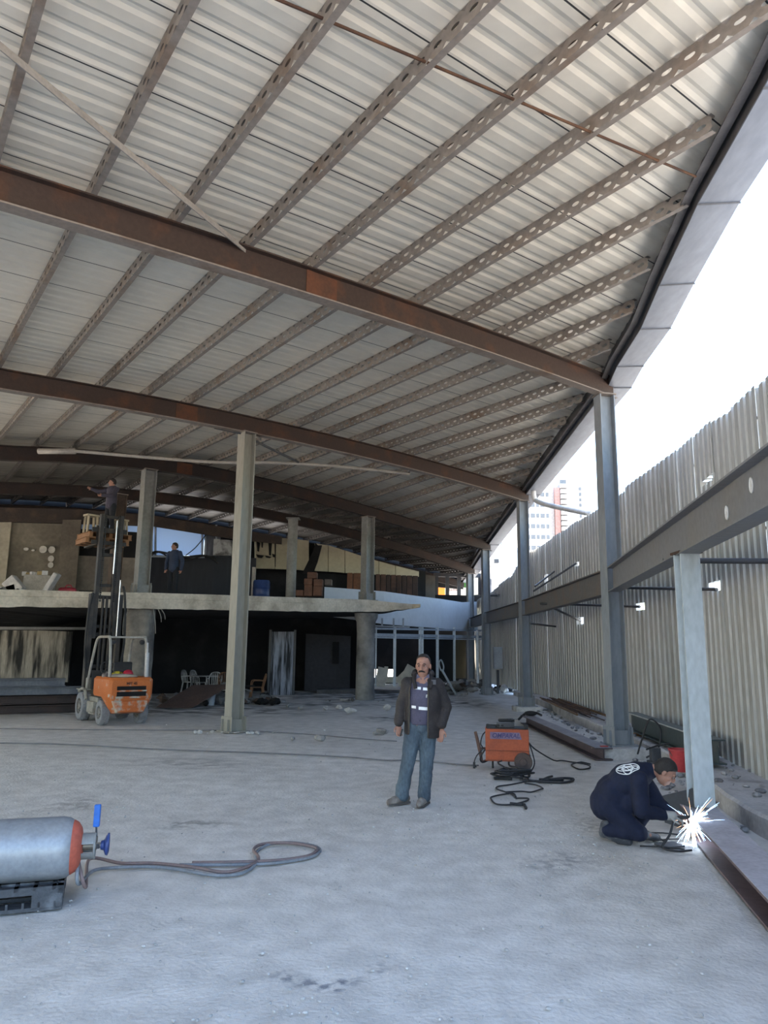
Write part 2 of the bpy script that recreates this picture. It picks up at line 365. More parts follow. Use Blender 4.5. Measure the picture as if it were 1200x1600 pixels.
# purlin index -> u on each rafter (from the photo's crossings)
KP = [{-2: (23, 273), -1: (155, 313), 0: (265, 345), 1: (375, 383), 2: (475, 417), 3: (555, 447), 4: (640, 475), 5: (710, 503), 6: (785, 525), 7: (845, 549), 8: (905, 572)},
      {-1: (7, 580), 0: (88, 590), 1: (158, 606), 2: (227, 617), 3: (288, 628), 4: (348, 647), 5: (407, 657), 6: (458, 667), 7: (507, 676), 8: (553, 689), 9: (603, 702), 10: (653, 716)},
      {0: (3, 695), 1: (55, 699), 2: (107, 703), 3: (163, 708), 4: (218, 714), 5: (273, 721), 6: (330, 730)}]
KU = []
for i in range(3):
    ks = sorted(KP[i]); us = [(onplane(*KP[i][k], BASE[i], ND[i])-BASE[i]).dot(UD[i]) for k in ks]
    s, o = np.polyfit(ks, us, 1); KU.append((o, s))
KU.append((KU[2][0]-3.6, KU[2][1])); KU.append((KU[3][0]-3.5, KU[3][1]))
def kp(i, k):           # point on rafter i (i=-1: the row before the first rafter)
    if i >= 0: return rpt(i, KU[i][0]+KU[i][1]*k)
    a = kp(0, k); b = kp(1, k); p = a-(b-a)*.97; p.z = a.z+.02
    return p
EAVE = [(2.3, -2), (2.95, 3.2), (3.30, 6.0), (3.45, 7.81), (3.72, 9.75), (3.95, 11.21), (4.07, 12.82), (4.22, 13.9), (4.42, 23.4), (4.33, 31.3), (4.40, 37.5), (4.46, 43.2), (4.5, 50)]
def eave_x(y):
    for (x0, y0), (x1, y1) in zip(EAVE, EAVE[1:]):
        if y0 <= y <= y1: return x0+(x1-x0)*(y-y0)/(y1-y0)
    return EAVE[0][0] if y < EAVE[0][1] else EAVE[-1][0]
# rafters: I sections following the roof's curve
RH = .40
for i in range(5):
    lo = [-15.5, -19, -22.5, -25, -27][i]; us = np.linspace(lo, .32, 40)
    mb = MB(); fl = MB(); n = ND[i]
    def strip(M, b, z0, z1):
        M.loft([[Vector((*(rpt(i, u)+n*(sx*b/2)).xy, rz(i, u)+zz)) for sx, zz in ((-1, z0), (1, z0), (1, z1), (-1, z1))] for u in us])
    strip(mb, .014, -RH+.02, -.02); strip(mb, .18, -.02, 0)
    strip(fl, .18, -RH, -RH+.02)
    nm = ['rust brown main rafter joined to the post beside the crouching welder, frontmost of the five', 'rust brown rafter resting on the tall beige column that stands in open floor',
          'dark rafter crossing above the forklift platform and round column behind', 'dark rafter just behind the one above the forklift platform', 'deepest rafter, meeting the blackened rear upper wall'][i]
    root = empty('roof_rafter', tuple(BASE[i]+V(0, 0, rz(i, 0)-RH)), nm, 'rafter', 'main rafters under the roof', 'thing')
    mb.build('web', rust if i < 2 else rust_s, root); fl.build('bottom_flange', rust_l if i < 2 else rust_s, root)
    jp = MB()
    for uj in ([-6.6], [-11.6], [-13.5], [], [])[i]:
        p = rpt(i, uj); R = Matrix((UD[i], n, V(0, 0, 1))).transposed()
        jp.box(p+V(0, 0, -RH/2)-n*.012, (.5, .012, RH-.06), R)
    if jp.v: jp.build('splice_plate', mat('rusty_splice', (.12, .045, .022), .8, 0, (.07, .035, .022)), root)
# purlins with oval holes punched in their webs
PH, PB = .19, .065
def purlin(k):
    pts = [kp(i, k) for i in (-1, 0, 1, 2, 3, 4)]; poly = []
    for a, b in zip(pts, pts[1:]):
        n = 24
        for j in range(n): poly.append(a.lerp(b, j/n))
    poly.append(pts[-1])
    poly = [p for p in poly if p.x < eave_x(p.y)+.02]
    if len(poly) < 3: return None
    if poly[0].y > 9 and not pts[0] is poly[0]:
        pass
    # resample by hole pitch
    L = [0]
    for a, b in zip(poly, poly[1:]): L.append(L[-1]+(b-a).length)
    step = .23; n = int(L[-1]/step)
    if n < 3: return None
    def pos(s):
        for j in range(len(L)-1):
            if s <= L[j+1]: return poly[j].lerp(poly[j+1], (s-L[j])/(L[j+1]-L[j]))
        return poly[-1]
    P = [pos(step*j) for j in range(n+1)]
    # continue to the eave itself
    mb = MB(); up = V(0, 0, 1)
    for j in range(n):
        a, b = P[j], P[j+1]; d = b-a; c = a+d*.5+up*(PH/2); dn = d.normalized()
        m = 12; o = []; h = []
        for q in range(m):
            t = 2*PI*q/m; cx, sx = math.cos(t), math.sin(t); f = 1/max(abs(cx), abs(sx))
            o.append(c+d*(.5*cx*f)+up*(PH/2*sx*f)); h.append(c+dn*(.054*cx)+up*(.024*sx))
        mb.add(o+h, [(q, (q+1) % m, m+(q+1) % m, m+q) for q in range(m)])
    side = [((P[min(j+1, n)]-P[max(j-1, 0)]).cross(up)).normalized() for j in range(n+1)]
    for zz in (0., PH):
        vs = []; 
        for p, sd in zip(P, side):
            for w, z in ((0, zz), (PB, zz), (PB, zz+(.016 if zz == 0 else -.016))): vs.append(p+sd*w+up*z)
        mb.add(vs, [(3*j+q, 3*j+q+1, 3*j+3+q+1, 3*j+3+q) for j in range(n) for q in (0, 1)])
    return mb
n_p = 0
for k in range(-7, 27):
    mb = purlin(k)
    if mb is None: continue
    q = 9-k      # the purlin ending at the eave right by the front column is k = 8
    if k <= 8: lab = f'perforated beige purlin, {ORD[8-k]} left from the welder\'s tall post along the frontmost rafter'
    else: lab = f'perforated beige purlin, {ORD[k-9]} one behind the welder\'s tall post going along the eave'
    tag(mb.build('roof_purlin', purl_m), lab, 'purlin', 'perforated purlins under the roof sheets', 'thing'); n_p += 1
# roof deck: trapezoidal sheets
dk = MB(); ROWS = 34
rib = [(0, 0), (.38, 0), (.56, .016), (.72, .016), (.90, 0)]
def deck_line(i, t, dz, jitter=0.):
    pts = []
    def P(k):
        a = kp(i, k); b = kp(i+1, k); p = a.lerp(b, t); p.z += PH+.005+dz; return p
    k0, k1 = -9., 40.; KM = -42.
    for _ in range(26):
        km = (k0+k1)/2; p = P(km)
        if p.x < eave_x(p.y)+.12: k0 = km
        else: k1 = km
    ke = k0; return [P(KM)]+[P(-9+(ke+9)*j/(ROWS-1)) for j in range(ROWS)]
for i in (-1, 0, 1, 2, 3):
    Lb = (kp(i+1, 0)-kp(i, 0)).length; nr = int(round(Lb/.25)); lines = []; mats_ = []
    for r in range(nr):
        for f, h in rib:
            if f == 0 and r % 4 == 0:
                lines.append(deck_line(i, (r+f)/nr, 0)); mats_.append(1); lines.append(deck_line(i, (r+.07)/nr, 0)); mats_.append(0)
            else: lines.append(deck_line(i, (r+f)/nr, h)); mats_.append(0)
    lines.append(deck_line(i, 1, 0)); mats_.append(0)
    b = len(dk.v); m = ROWS+1
    for ln in lines: dk.v += ln
    for a in range(len(lines)-1):
        for j in range(ROWS):
            dk.f.append((b+a*m+j, b+a*m+j+1, b+(a+1)*m+j+1, b+(a+1)*m+j)); dk.mi.append(mats_[a])
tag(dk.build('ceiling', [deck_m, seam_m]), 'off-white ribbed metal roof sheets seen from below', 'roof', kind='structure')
# eave: dark edge channel and the galvanised box gutter outside it
def eave_z(y):
    ys_ = [p.y for p in BASE]; zs_ = [rz(i, 0) for i in range(5)]
    return float(np.interp(y, ys_, zs_))+.02
ew = [p for p in EAVE[1:-1]]
def offs(pl, d):
    out = []
    for j, (x, y) in enumerate(pl):
        x0, y0 = pl[max(j-1, 0)]; x1, y1 = pl[min(j+1, len(pl)-1)]; t = V(x1-x0, y1-y0).normalized(); out.append((x+t.y*d, y-t.x*d))
    return out
def eloft(o0, o1, z0, z1, name, m, par):
    mb = MB(); a = offs(ew, o0); b = offs(ew, o1)
    mb.loft([[Vector((p[0], p[1], eave_z(p[1])+z0)), Vector((q[0], q[1], eave_z(q[1])+z0)), Vector((q[0], q[1], eave_z(q[1])+z1)), Vector((p[0], p[1], eave_z(p[1])+z1))] for p, q in zip(a, b)])
    return mb.build(name, m, par)
er = empty('edge_channel', (4.17, 13.66, 6.9), 'dark steel edge channel closing the purlin ends along the eave', 'edge beam', None, 'thing')
eloft(.03, .05, -.06, .24, 'web', edge_m, er); eloft(-.05, .05, -.08, -.06, 'bottom_flange', edge_m, er)
gt = empty('box_gutter', (4.5, 13.66, 6.7), 'grey galvanised box gutter running along the roof edge against the sky', 'gutter', None, 'thing')
eloft(.10, .56, -.17, -.15, 'gutter_bottom', gutter_m, gt); eloft(.54, .56, -.15, .22, 'gutter_front', gutter_m, gt); eloft(.10, .12, -.15, .1, 'gutter_back', edge_m, gt)
jn = MB()
for j in range(1, len(ew)-1):
    jn = MB(); a = offs(ew, .09)[j]; b = offs(ew, .57)[j]; z = eave_z(a[1])
    jn.bar((a[0], a[1], z-.175), (b[0], b[1], z-.175), .02, .012)
    jn.build('joint_strip', mat('gutter_joint', (.14, .15, .17), .6), gt)
# ------------------------------------------------------------------ steel columns
def hcol(x, y, z0, z1, ang, b, h, m, label, base=True, stiff=True, group='steel columns', m2=None):
    r = empty('steel_column', (x, y, z0), label, 'column', group, 'thing')
    a = math.radians(ang); wd = V(math.cos(a), math.sin(a), 0)
    mb = MB(); mb.isec((x, y, z0+.02), (x, y, z1), b, h, .02, .014, up=wd); mb.build('shaft', m, r)
    R = Rz(a)
    cp_ = MB(); cp_.box((x, y, z1-.012), (h+.05, b+.05, .024), R); cp_.build('cap_plate', m2 or rust_l, r)
    if base:
        bp = MB(); bp.box((x, y, z0+.012), (h+.22, b+.22, .024), R); bp.build('base_plate', m, r)
        if stiff:
            st = MB(); d = V(-wd.y, wd.x, 0)
            for s in (-1, 1):
                st.box(V(x, y, z0+.17)+wd*(s*(h/2+.02)), (.02, b+.14, .3), R)
                st.box(V(x, y, z0+.14)+d*(s*(b/2-.03)), (h+.16, .016, .24), R)
            st.build('base_stiffener', m, r)
    return r
def ztop(i, u=0): return rz(i, u)-RH
pdm = mat('pale_pedestal', (.52, .51, .5), .95, 0, (.35, .34, .33), .45, .65, 3, bump=.5, bscale=12)
def pedestal(x, y, sx, sy, h, label, rot=0., m=None):
    mb = MB(); rings = []
    for j, z in enumerate((-.03, .04, h*.7, h)):
        ring = []
        for q in range(24):
            t = 2*PI*q/24; f = 1/max(abs(math.cos(t)), abs(math.sin(t))); f = 1+(f-1)*.9
            p = V(math.cos(t)*f*sx/2, math.sin(t)*f*sy/2, z); w = 1+.07*noise.noise(p*5+V(x, y, 0))-(.04 if j == 3 else 0)
            p = Rz(rot) @ V(p.x*w, p.y*w, z); ring.append(V(x+p.x, y+p.y, z))
        rings.append(ring)
    mb.loft(rings)
    tag(mb.build('concrete_pedestal', m or pdm, smooth=50), label, 'pedestal', 'pedestals under the columns')
AX = 12
pedestal(4.13, 13.55, .85, .85, .17, 'chalky pale pedestal under the tall post beside the welder')
hcol(4.17, 13.66, .17, ztop(0)+.01, AX, .26, .30, blue_st, 'tall blue-grey post behind the crouching welder, carrying the frontmost rafter')
pedestal(4.38, 23.28, .8, .8, .12, 'low pedestal under the post by the rebar heap')
hcol(4.38, 23.28, .12, ztop(1)+.01, AX, .26, .30, blue_st, 'blue-grey post beside the rebar heap, with a drainpipe at its head')
hcol(4.27, 31.19, .0, ztop(2)+.01, AX, .26, .30, blue_st, 'blue-grey post in front of the air conditioner units')
hcol(4.34, 37.33, .0, ztop(3)+.01, AX, .26, .30, blue_st, 'blue-grey post ringed by rubble next to the glazed shopfront')
P1 = rpt(1, -10.0); 
P1u = (V(-3.17, 16.61, 0)-BASE[1]).dot(UD[1]); P1 = rpt(1, P1u)
hcol(P1.x, P1.y, 0, ztop(1, P1u)+.01, TH[1], .30, .30, beige_st, 'tall beige-grey column standing alone on open floor between forklift and standing man')
# front prop under the mid-height beam
WX, WY = 3.31, 8.13
hcol(WX, WY, .22, 2.87, 90, .21, .20, pale_st, 'short pale steel post that the crouching welder is welding', base=False, m2=rust)
# ------------------------------------------------------------------ mid-height beams
MZ = 3.06
def ibeam(name, p, q, b, h, m, label, cat='beam', group=None, up=(0, 0, 1), tf=.02, tw=.014, holes=()):
    r = empty(name, tuple(p), label, cat, group, 'thing'); mb = MB(); mb.isec(p, q, b, h, tf, tw, up); mb.build('beam_body', m, r)
    for s, z in holes:
        p = Vector(p); c = p.lerp(Vector(q), s)+V(0, 0, z); a = (Vector(q)-p).normalized(); n = V(-a.y, a.x, 0)
        if n.dot(c-CAM) > 0: n = -n
        hb = MB(); pts = [c+n*.016+a*(.035*math.cos(t))+V(0, 0, .06*math.sin(t)) for t in np.linspace(0, 2*PI, 17)[:-1]]
        hb.tube(pts, .008, 6, closed=True); hb.prism([q_+n*.0005 for q_ in pts], n*.001)
        hb.build('slot_hole', mat('slot_pale', (.6, .6, .6), .6), r)
    return r
dA = (V(WX, WY, 0)-BASE[0]).normalized()
fB = V(WX, WY, MZ)+dA*10
ibeam('mid_height_beam', (BASE[0].x-.02, BASE[0].y-.17, MZ), tuple(fB), .22, .44, grey_beam, 'deep grey beam at mid height passing over the short welded post', group='mid-height beams', holes=((.455, -.04), (.50, .06)))
gb2 = mat('grey_rusty_beam', (.13, .125, .125), .6, 0, (.16, .12, .10), .5, .7, 2)
ibeam('mid_height_beam', (4.2, 13.85, MZ), (4.36, 23.1, MZ), .2, .46, gb2, 'grey mid-height beam between the welder\'s tall post and the rebar heap post', group='mid-height beams')
ibeam('mid_height_beam', (4.37, 23.46, MZ), (4.27, 31.0, MZ), .2, .46, gb2, 'dark mid-height beam between the rebar heap post and the air conditioner post', group='mid-height beams')
ibeam('mid_height_beam', (4.27, 31.37, MZ), (4.33, 37.15, MZ), .2, .46, gb2, 'far dark mid-height beam ending at the rubble-ringed post', group='mid-height beams')
sp = MB(); a_ = V(4.2, 13.85, MZ).lerp(V(4.36, 23.1, MZ), .12); sp.box(a_+V(-.11, 0, 0), (.02, .5, .4)); 
# ground sill beam under the short post
rg = mat('mauve_rusty_steel', (.13, .095, .10), .6, 0, (.09, .06, .065), .45, .7, 2.5)
lil = mat('dusty_lilac_steel', (.40, .39, .43), .7, 0, (.33, .31, .34), .45, .7, 2.5)
s0 = V(3.42, 8.75, 0); s1 = s0+V(-.52, -2.55, 0)*3.2
dirS = (s1-s0).normalized(); r = empty('floor_sill_beam', tuple(s0), 'dusty mauve steel beam lying on the ground under the short welded post', 'beam', None, 'thing')
nS = V(dirS.y, -dirS.x, 0)
mb = MB(); mb.isec(s0+V(0, 0, .11), s1+V(0, 0, .11), .34, .20, .018, .014); mb.build('beam_body', rg, r)
mb = MB(); mb.bar(s0+V(0, 0, .213), s1+V(0, 0, .213), .335, .006); mb.build('dusty_top_face', lil, r)
# loose ties, rods, struts
def rod(name, p, q, rad, m, label, cat, group=None, flat=None):
    mb = MB()
    if flat: mb.bar(p, q, flat[0], flat[1])
    else: mb.cyl(p, q, rad, n=10)
    return tag(mb.build(name, m, smooth=40 if not flat else None), label, cat, group)
rrod = mat('rusty_rod', (.11, .055, .03), .8, 0, (.06, .03, .02), .4, .6, 4)
rod('sag_rod', gr(330, -45, 6.70), gr(1087, 276, 6.92), .014, rrod, 'thin rusty rod strung under the roof across several purlins', 'rod')
rod('bracing_strap', gr(-80, 5, 6.42), kp(0, 1)+V(0, 0, -.03), 0, mat('grey_strap', (.30, .28, .26), .6), 'flat grey bracing strap slanting under the purlins', 'brace', flat=(.012, .07))
rod('roof_strut', gr(335, 668, 6.65), P1+V(-.1, -.05, -RH-.02), .03, dark_st, 'short dark strut on the forklift side of the lone beige column head', 'strut', 'struts at the lone column head')
rod('roof_strut', P1+V(.17, .1, -RH-.15), gr(466, 722, 6.75), .03, dark_st, 'dark strut from the lone beige column head towards the round column', 'strut', 'struts at the lone column head')
pp = [gr(60, 705, 6.75), gr(118, 705, 6.75), gr(200, 712, 6.74), gr(330, 722, 6.72), gr(430, 723, 6.72), gr(520, 728, 6.72), gr(640, 740, 6.65)]
mb = MB(); mb.tube(spline(pp, 6), .045, 8); mb.cyl(pp[0], pp[1], .075, n=10)
tag(mb.build('roof_pipe', mat('pale_pipe', (.40, .37, .33), .6), smooth=True), 'long pale sagging pipe hung beneath the roof', 'pipe')
# ------------------------------------------------------------------ corrugated hoarding
FB = [(3.2, 2.5), (4.2, 6.5), (4.92, 10.04), (5.31, 12.43), (5.55, 14.0), (5.69, 20.55), (5.72, 28.1), (5.45, 30.6), (5.30, 33.5), (5.05, 38.0), (4.9, 42.5)]
def ftop(y): return float(np.interp(y, [2.5, 8.77, 10.2, 11.64, 14.2, 17.2, 20, 28.7, 30.5, 31.5, 33.5, 38, 42.5], [5.1, 5.16, 5.26, 5.46, 5.56, 5.52, 5.52, 5.5, 5.2, 4.9, 4.7, 4.4, 4.2]))
HOL = []    # holes: (y0, y1, z0, z1) found from the photo's bright patches
def fhit(px, py):
    best = None
    for (x0, y0), (x1, y1) in zip(FB, FB[1:]):
        a = V(x0, y0, 0); b = V(x1, y1, 0); n = V(-(b-a).y, (b-a).x, 0); Q = onplane(px, py, a, n)
        if min(y0, y1)-.01 <= Q.y <= max(y0, y1)+.01: best = Q
    return best
for (x0, y0, x1, y1) in ((1094, 740, 1111, 762), (1108, 908, 1116, 924), (1117, 906, 1123, 924), (996, 941, 1005, 954), (902, 964, 910, 976), (898, 877, 904, 886), (851, 897, 855, 913)):
    A_ = fhit(x0, y1); B2 = fhit(x1, y0)
    if A_ and B2: HOL.append((min(A_.y, B2.y), max(A_.y, B2.y), A_.z, B2.z))
Lf = [0]
for a, b in zip(FB, FB[1:]): Lf.append(Lf[-1]+math.dist(a, b))
def fpos(s):
    for j in range(len(Lf)-1):
        if s <= Lf[j+1] or j == len(Lf)-2:
            t = (s-Lf[j])/(Lf[j+1]-Lf[j]); a, b = FB[j], FB[j+1]; n = V(-(b[1]-a[1]), b[0]-a[0]).normalized()
            return V(a[0]+(b[0]-a[0])*t, a[1]+(b[1]-a[1])*t), n
fr = empty('corrugated_fence', (5.3, 12.4, .2), 'tall weathered corrugated metal hoarding closing the side of the site', 'fence', None, 'thing')
rng = random.Random(3); s = 0.; PITCHC = .29; sheet = 0
prof = [(0, 0), (.50, 0), (.58, .10), (.86, .10), (.94, 0), (1, 0)]
while s < Lf[-1]-.3:
    ncor = 4; s1_ = min(s+ncor*PITCHC, Lf[-1]); mb = MB(); dtop = rng.uniform(-.06, .06); lean = rng.uniform(-.006, .006)
    off = rng.uniform(0, .012)
    strips = []
    for c in range(ncor):
        for (f0, d0), (f1, d1) in zip(prof, prof[1:]): strips.append((s+(c+f0)*PITCHC, d0, s+(c+f1)*PITCHC, d1))
    for sa, da, sb, db in strips:
        if sb > Lf[-1]: break
        pa, na = fpos(sa); pb, nb = fpos(sb); yc = (pa.y+pb.y)/2
        zt = ftop(yc)+dtop; cuts = [(LZ, zt)]
        for (y0, y1, z0, z1) in HOL:
            if y0-.03 < yc < y1+.03:
                nc = []
                for c0, c1 in cuts:
                    if c0 < z0 < c1: nc += [(c0, z0), (z1, c1)]
                    else: nc.append((c0, c1))
                cuts = nc
        for c0, c1 in cuts:
            def q(p, n, d, z): o = -n*(d+off); return V(p.x+o.x, p.y+o.y+lean*(z-1), z)
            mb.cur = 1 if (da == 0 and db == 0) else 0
            mb.add([q(pa, na, da, c0), q(pb, nb, db, c0), q(pb, nb, db, c1), q(pa, na, da, c1)], [(0, 1, 2, 3)])
    if mb.f: mb.build('sheet', [fence_m, fence_d], fr)
    s = s1_+(.012 if sheet in (5, 14, 19) else -.02); sheet += 1
rl = MB()
for z in (.7, 3.35, 5.0):
    pts = []
    for j in range(60):
        p, n = fpos(Lf[-1]*j/59); pts.append(V(p.x+n.x*-.02+.05, p.y, z if z < 4.9 else min(z, ftop(p.y)-.4)))
    rl.tube(pts, .025, 4)
rl.build('rear_rail', dark_st, fr)
# tie bars from the beams to the hoarding
def tie(px0, py0, Y, px1, py1, lab, rad=.028, Y1=None):
    p = at(px0, py0, Y); q = fhit(px1, py1) if Y1 is None else at(px1, py1, Y1)
    return rod('tie_bar', p, q, rad, dark_st, lab, 'tie bar', 'tie bars between beams and hoarding')
tie(905, 917, 16.5, 1120, 921, 'dark tie bar passing behind the welder\'s tall post to a double hole in the hoarding')
tie(845, 943, 20.0, 1000, 948, 'dark tie bar ending at the single square hole in the hoarding behind the short post')
tie(862, 949, 19.5, 907, 970, 'short slanting tie bar ending at a reddish hole in the hoarding')
tie(833, 924, 22.2, 901, 880, 'dark slanting brace rising from the beam to a small upper hole in the hoarding')
tie(836, 916, 22.2, 866, 893, 'shorter slanting brace beside the longer one at the rebar heap post')
tie(1036, 876, 9.3, 1262, 877, 'thick dark tie bar running from the short post head to the hoarding', .035, 8.6)
tie(742, 931, 36.5, 779, 930, 'small dark bracket bar crossing the air conditioner post at parapet height', .05, 30.5)
tie(828, 974, 22.5, 868, 979, 'dark tie bar low behind the rebar heap post', .03)
# downpipe at the second post
mb = MB(); dp = [V(4.66, 22.9, 6.72), V(4.68, 22.9, 6.5), V(4.74, 22.85, 6.36)]; e = fhit(922, 803)
mb.tube(spline(dp+[at(860, 790, 22.2), at(924, 803, 20.7)], 6), .075, 12)
tag(mb.build('drainpipe', mat('pale_pvc', (.62, .62, .62), .45), smooth=True), 'pale plastic drainpipe elbowing out from the gutter over the hoarding', 'pipe')
# ------------------------------------------------------------------ mezzanine and its columns
P2 = BASE[2]+UD[2]*((onplane(222, 900, BASE[2], ND[2])-BASE[2]).dot(UD[2]))
P3 = BASE[2]+UD[2]*((onplane(574, 900, BASE[2], ND[2])-BASE[2]).dot(UD[2]))
sl = MB()
fe = [at(-260, 921, 15.5), at(-60, 921, 18.6), at(0, 921, 19.6), at(75, 922.5, 20.4), at(150, 925, 21.0), at(190, 925.5, 21.2), at(228, 926, P2.y-.45), at(330, 929, 22.8), at(450, 933, 24.6), at(575, 937, P3.y-.5), at(612, 941, P3.y-.2), at(656, 945, P3.y+.2)]
th_ = [.46, .46, .46, .45, .45, .45, .45, .46, .46, .44, .30, .10]
rings = []
fe2 = []
for j, (p, t) in enumerate(zip(fe, th_)):
    fe2.append((p, t))
dense = []
for j in range(len(fe)-1):
    for k in range(10): dense.append((fe[j].lerp(fe[j+1], k/10), th_[j]+(th_[j+1]-th_[j])*k/10))
dense.append((fe[-1], th_[-1]))
for p, t in dense:
    w = .05*noise.noise(p*2.1)+.03*noise.noise(p*6); bk = 31.5+.30*p.x if p.x > -8 else 28.6+.0*p.x
    bk = max(bk, 27.5) if p.x < 0 else 31
    if p.x > -.3: bk = 29.0-(p.x+.3)*1.2
    z0 = p.z-t+.03*noise.noise(p*3.3)
    rings.append([Vector((p.x, p.y-w, p.z)), Vector((p.x, p.y-w*.6, p.z-t*.35)), Vector((p.x, p.y-w-.03, p.z-t*.42)), Vector((p.x, p.y-w*1.5, z0)), Vector((p.x, bk, z0)), Vector((p.x, bk, p.z))])
sl.loft(rings)
slab_m = mat('broken_slab_edge', (.58, .52, .42), .95, 0, (.37, .32, .25), .42, .66, 1.7, bump=.6, bscale=10)
nt = slab_m.node_tree
def soot_below(m, zlo, zhi, axis_n=True):       # faces looking down are blackened by the fire
    nt = m.node_tree; N = nt.nodes; L = nt.links; b = N['Principled BSDF']; src = b.inputs['Base Color'].links[0].from_socket
    ge = N.new('ShaderNodeNewGeometry'); sx = N.new('ShaderNodeSeparateXYZ'); L.new(ge.outputs['True Normal'], sx.inputs[0])
    r = N.new('ShaderNodeMapRange'); r.inputs[1].default_value = -.4; r.inputs[2].default_value = -.8; L.new(sx.outputs['Z'], r.inputs[0])
    mx = N.new('ShaderNodeMix'); mx.data_type = 'RGBA'; mx.inputs[7].default_value = (.02, .02, .021, 1); L.new(r.outputs[0], mx.inputs[0]); L.new(src, mx.inputs[6]); L.new(mx.outputs[2], b.inputs['Base Color'])
slab_o = MB
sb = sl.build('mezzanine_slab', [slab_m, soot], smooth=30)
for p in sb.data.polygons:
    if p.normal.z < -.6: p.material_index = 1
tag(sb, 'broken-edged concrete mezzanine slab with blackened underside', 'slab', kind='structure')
def zslab(x, y=None): 
    xs_ = [p.x for p in fe]; return float(np.interp(x, xs_, [p.z for p in fe]))
# concrete columns below
mb = MB(); rings = []
for j in range(12):
    z = -.02+2.96*j/11; ring = []
    for q in range(20):
        t = 2*PI*q/20+PI/4; f = 1/max(abs(math.cos(t)), abs(math.sin(t))); f = min(f, 1.25)
        p = V(math.cos(t)*.36*f, math.sin(t)*.36*f, z); w = 1+.05*noise.noise(p*3+V(9, 0, 0)); ring.append(V(P2.x+p.x*w+.02, P2.y+.1+p.y*w, z))
    rings.append(ring)
mb.loft(rings)
tag(mb.build('concrete_column', mat('scorched_column', (.27, .25, .215), .9, 0, (.13, .12, .11), .45, .7, 1.3, bump=.5, bscale=10), smooth=60), 'thick concrete column just behind the orange forklift', 'column', None, 'thing')
mb = MB(); r3 = .33; mb.lathe((P3.x-.02, P3.y, 0), (0, 0, 1), [(.0, -.02), (r3*1.05, -.02), (r3*1.02, .3), (r3, 1.2), (r3*.98, 2.3), (r3*1.05, 2.72), (r3*1.25, 2.85), (r3*1.3, 3.02), (0, 3.02)], 28)
tag(mb.build('concrete_column', mat('scorched_round_column', (.25, .245, .235), .9, 0, (.10, .10, .10), .45, .68, 1.0, bump=.4, bscale=12), smooth=60), 'round scorched concrete column behind the standing man', 'column', None, 'thing')
gst = mat('grey_green_steel', (.25, .255, .245), .55, 0, (.19, .19, .18), .4, .7, 1.5)
u2 = (P2-BASE[2]).dot(UD[2]); u3 = (P3-BASE[2]).dot(UD[2])
hcol(P2.x, P2.y, zslab(P2.x), ztop(2, u2)+.01, TH[2], .34, .36, gst, 'grey steel column standing on the slab beside the raised pallet platform')
hcol(P3.x, P3.y, zslab(P3.x), ztop(2, u3)+.01, TH[2], .34, .36, gst, 'grey steel column on the slab above the round concrete column')
p4 = at(454, 930, 28.3)
r = empty('steel_column', (p4.x, p4.y, 3.42), 'slim round grey column on the slab in front of the cream panels', 'column', 'steel columns', 'thing')
mb = MB(); mb.cyl((p4.x, p4.y, 3.38), (p4.x, p4.y, 6.62), .19, n=24); mb.build('shaft', gst, r, smooth=40)
mb = MB(); mb.box((p4.x, p4.y, 6.63), (.5, .5, .03)); mb.build('cap_plate', gst, r)
qc = at(177, 930, 24.6)
hcol(qc.x, qc.y, zslab(qc.x)-.05, 6.75, 39, .3, .34, mat('brown_stained_steel', (.105, .08, .062), .75, 0, (.06, .045, .036), .4, .7, 1.5), 'brown stained steel column on the slab half hidden behind the forklift mast')
# ------------------------------------------------------------------ rear walls
def quad_wall(name, pts, th, m, label=None, kind='structure', d=None, parent=None):
    mb = MB(); P = [Vector(p) for p in pts]; n = d if d is not None else (P[1]-P[0]).cross(P[2]-P[0]).normalized()
    if d is None and n.y < 0: n = -n
    mb.prism(P, n*th); o = mb.build(name, m, parent)
    if label: tag(o, label, 'wall', kind=kind)
    return o
def pw(x0, y0, Y0, x1, y1, Y1):     # wall quad between two photo columns: (x, ytop, ybottom, depth)
    pass
def wallpx(name, stations, th, m, label, parent=None, kind='structure', cat='wall', group=None):
    mb = MB(); rings = []
    for (x, yt, yb, Y) in stations:
        a = at(x, yt, Y); b = at(x, yb, Y); b = V(a.x, a.y, b.z); bk = V(-.0, th, 0); rings.append([a, b, b+bk, a+bk])
    mb.loft(rings); o = mb.build(name, m, parent)
    if label: tag(o, label, cat, group, kind)
    return o
streak = mat('soot_streaked_board', (.30, .27, .225), .9, 0, (.025, .024, .022), .42, .60, 3.2, (1.6, 1.6, .18), fine=.2)
beige_w = mat('smoke_stained_beige_wall', (.22, .195, .15), .9, 0, (.12, .105, .085), .4, .66, .9, fine=.15)
cream_w = mat('cream_panel', (.44, .395, .29), .8, 0, (.36, .32, .235), .45, .7, .8, fine=.06)
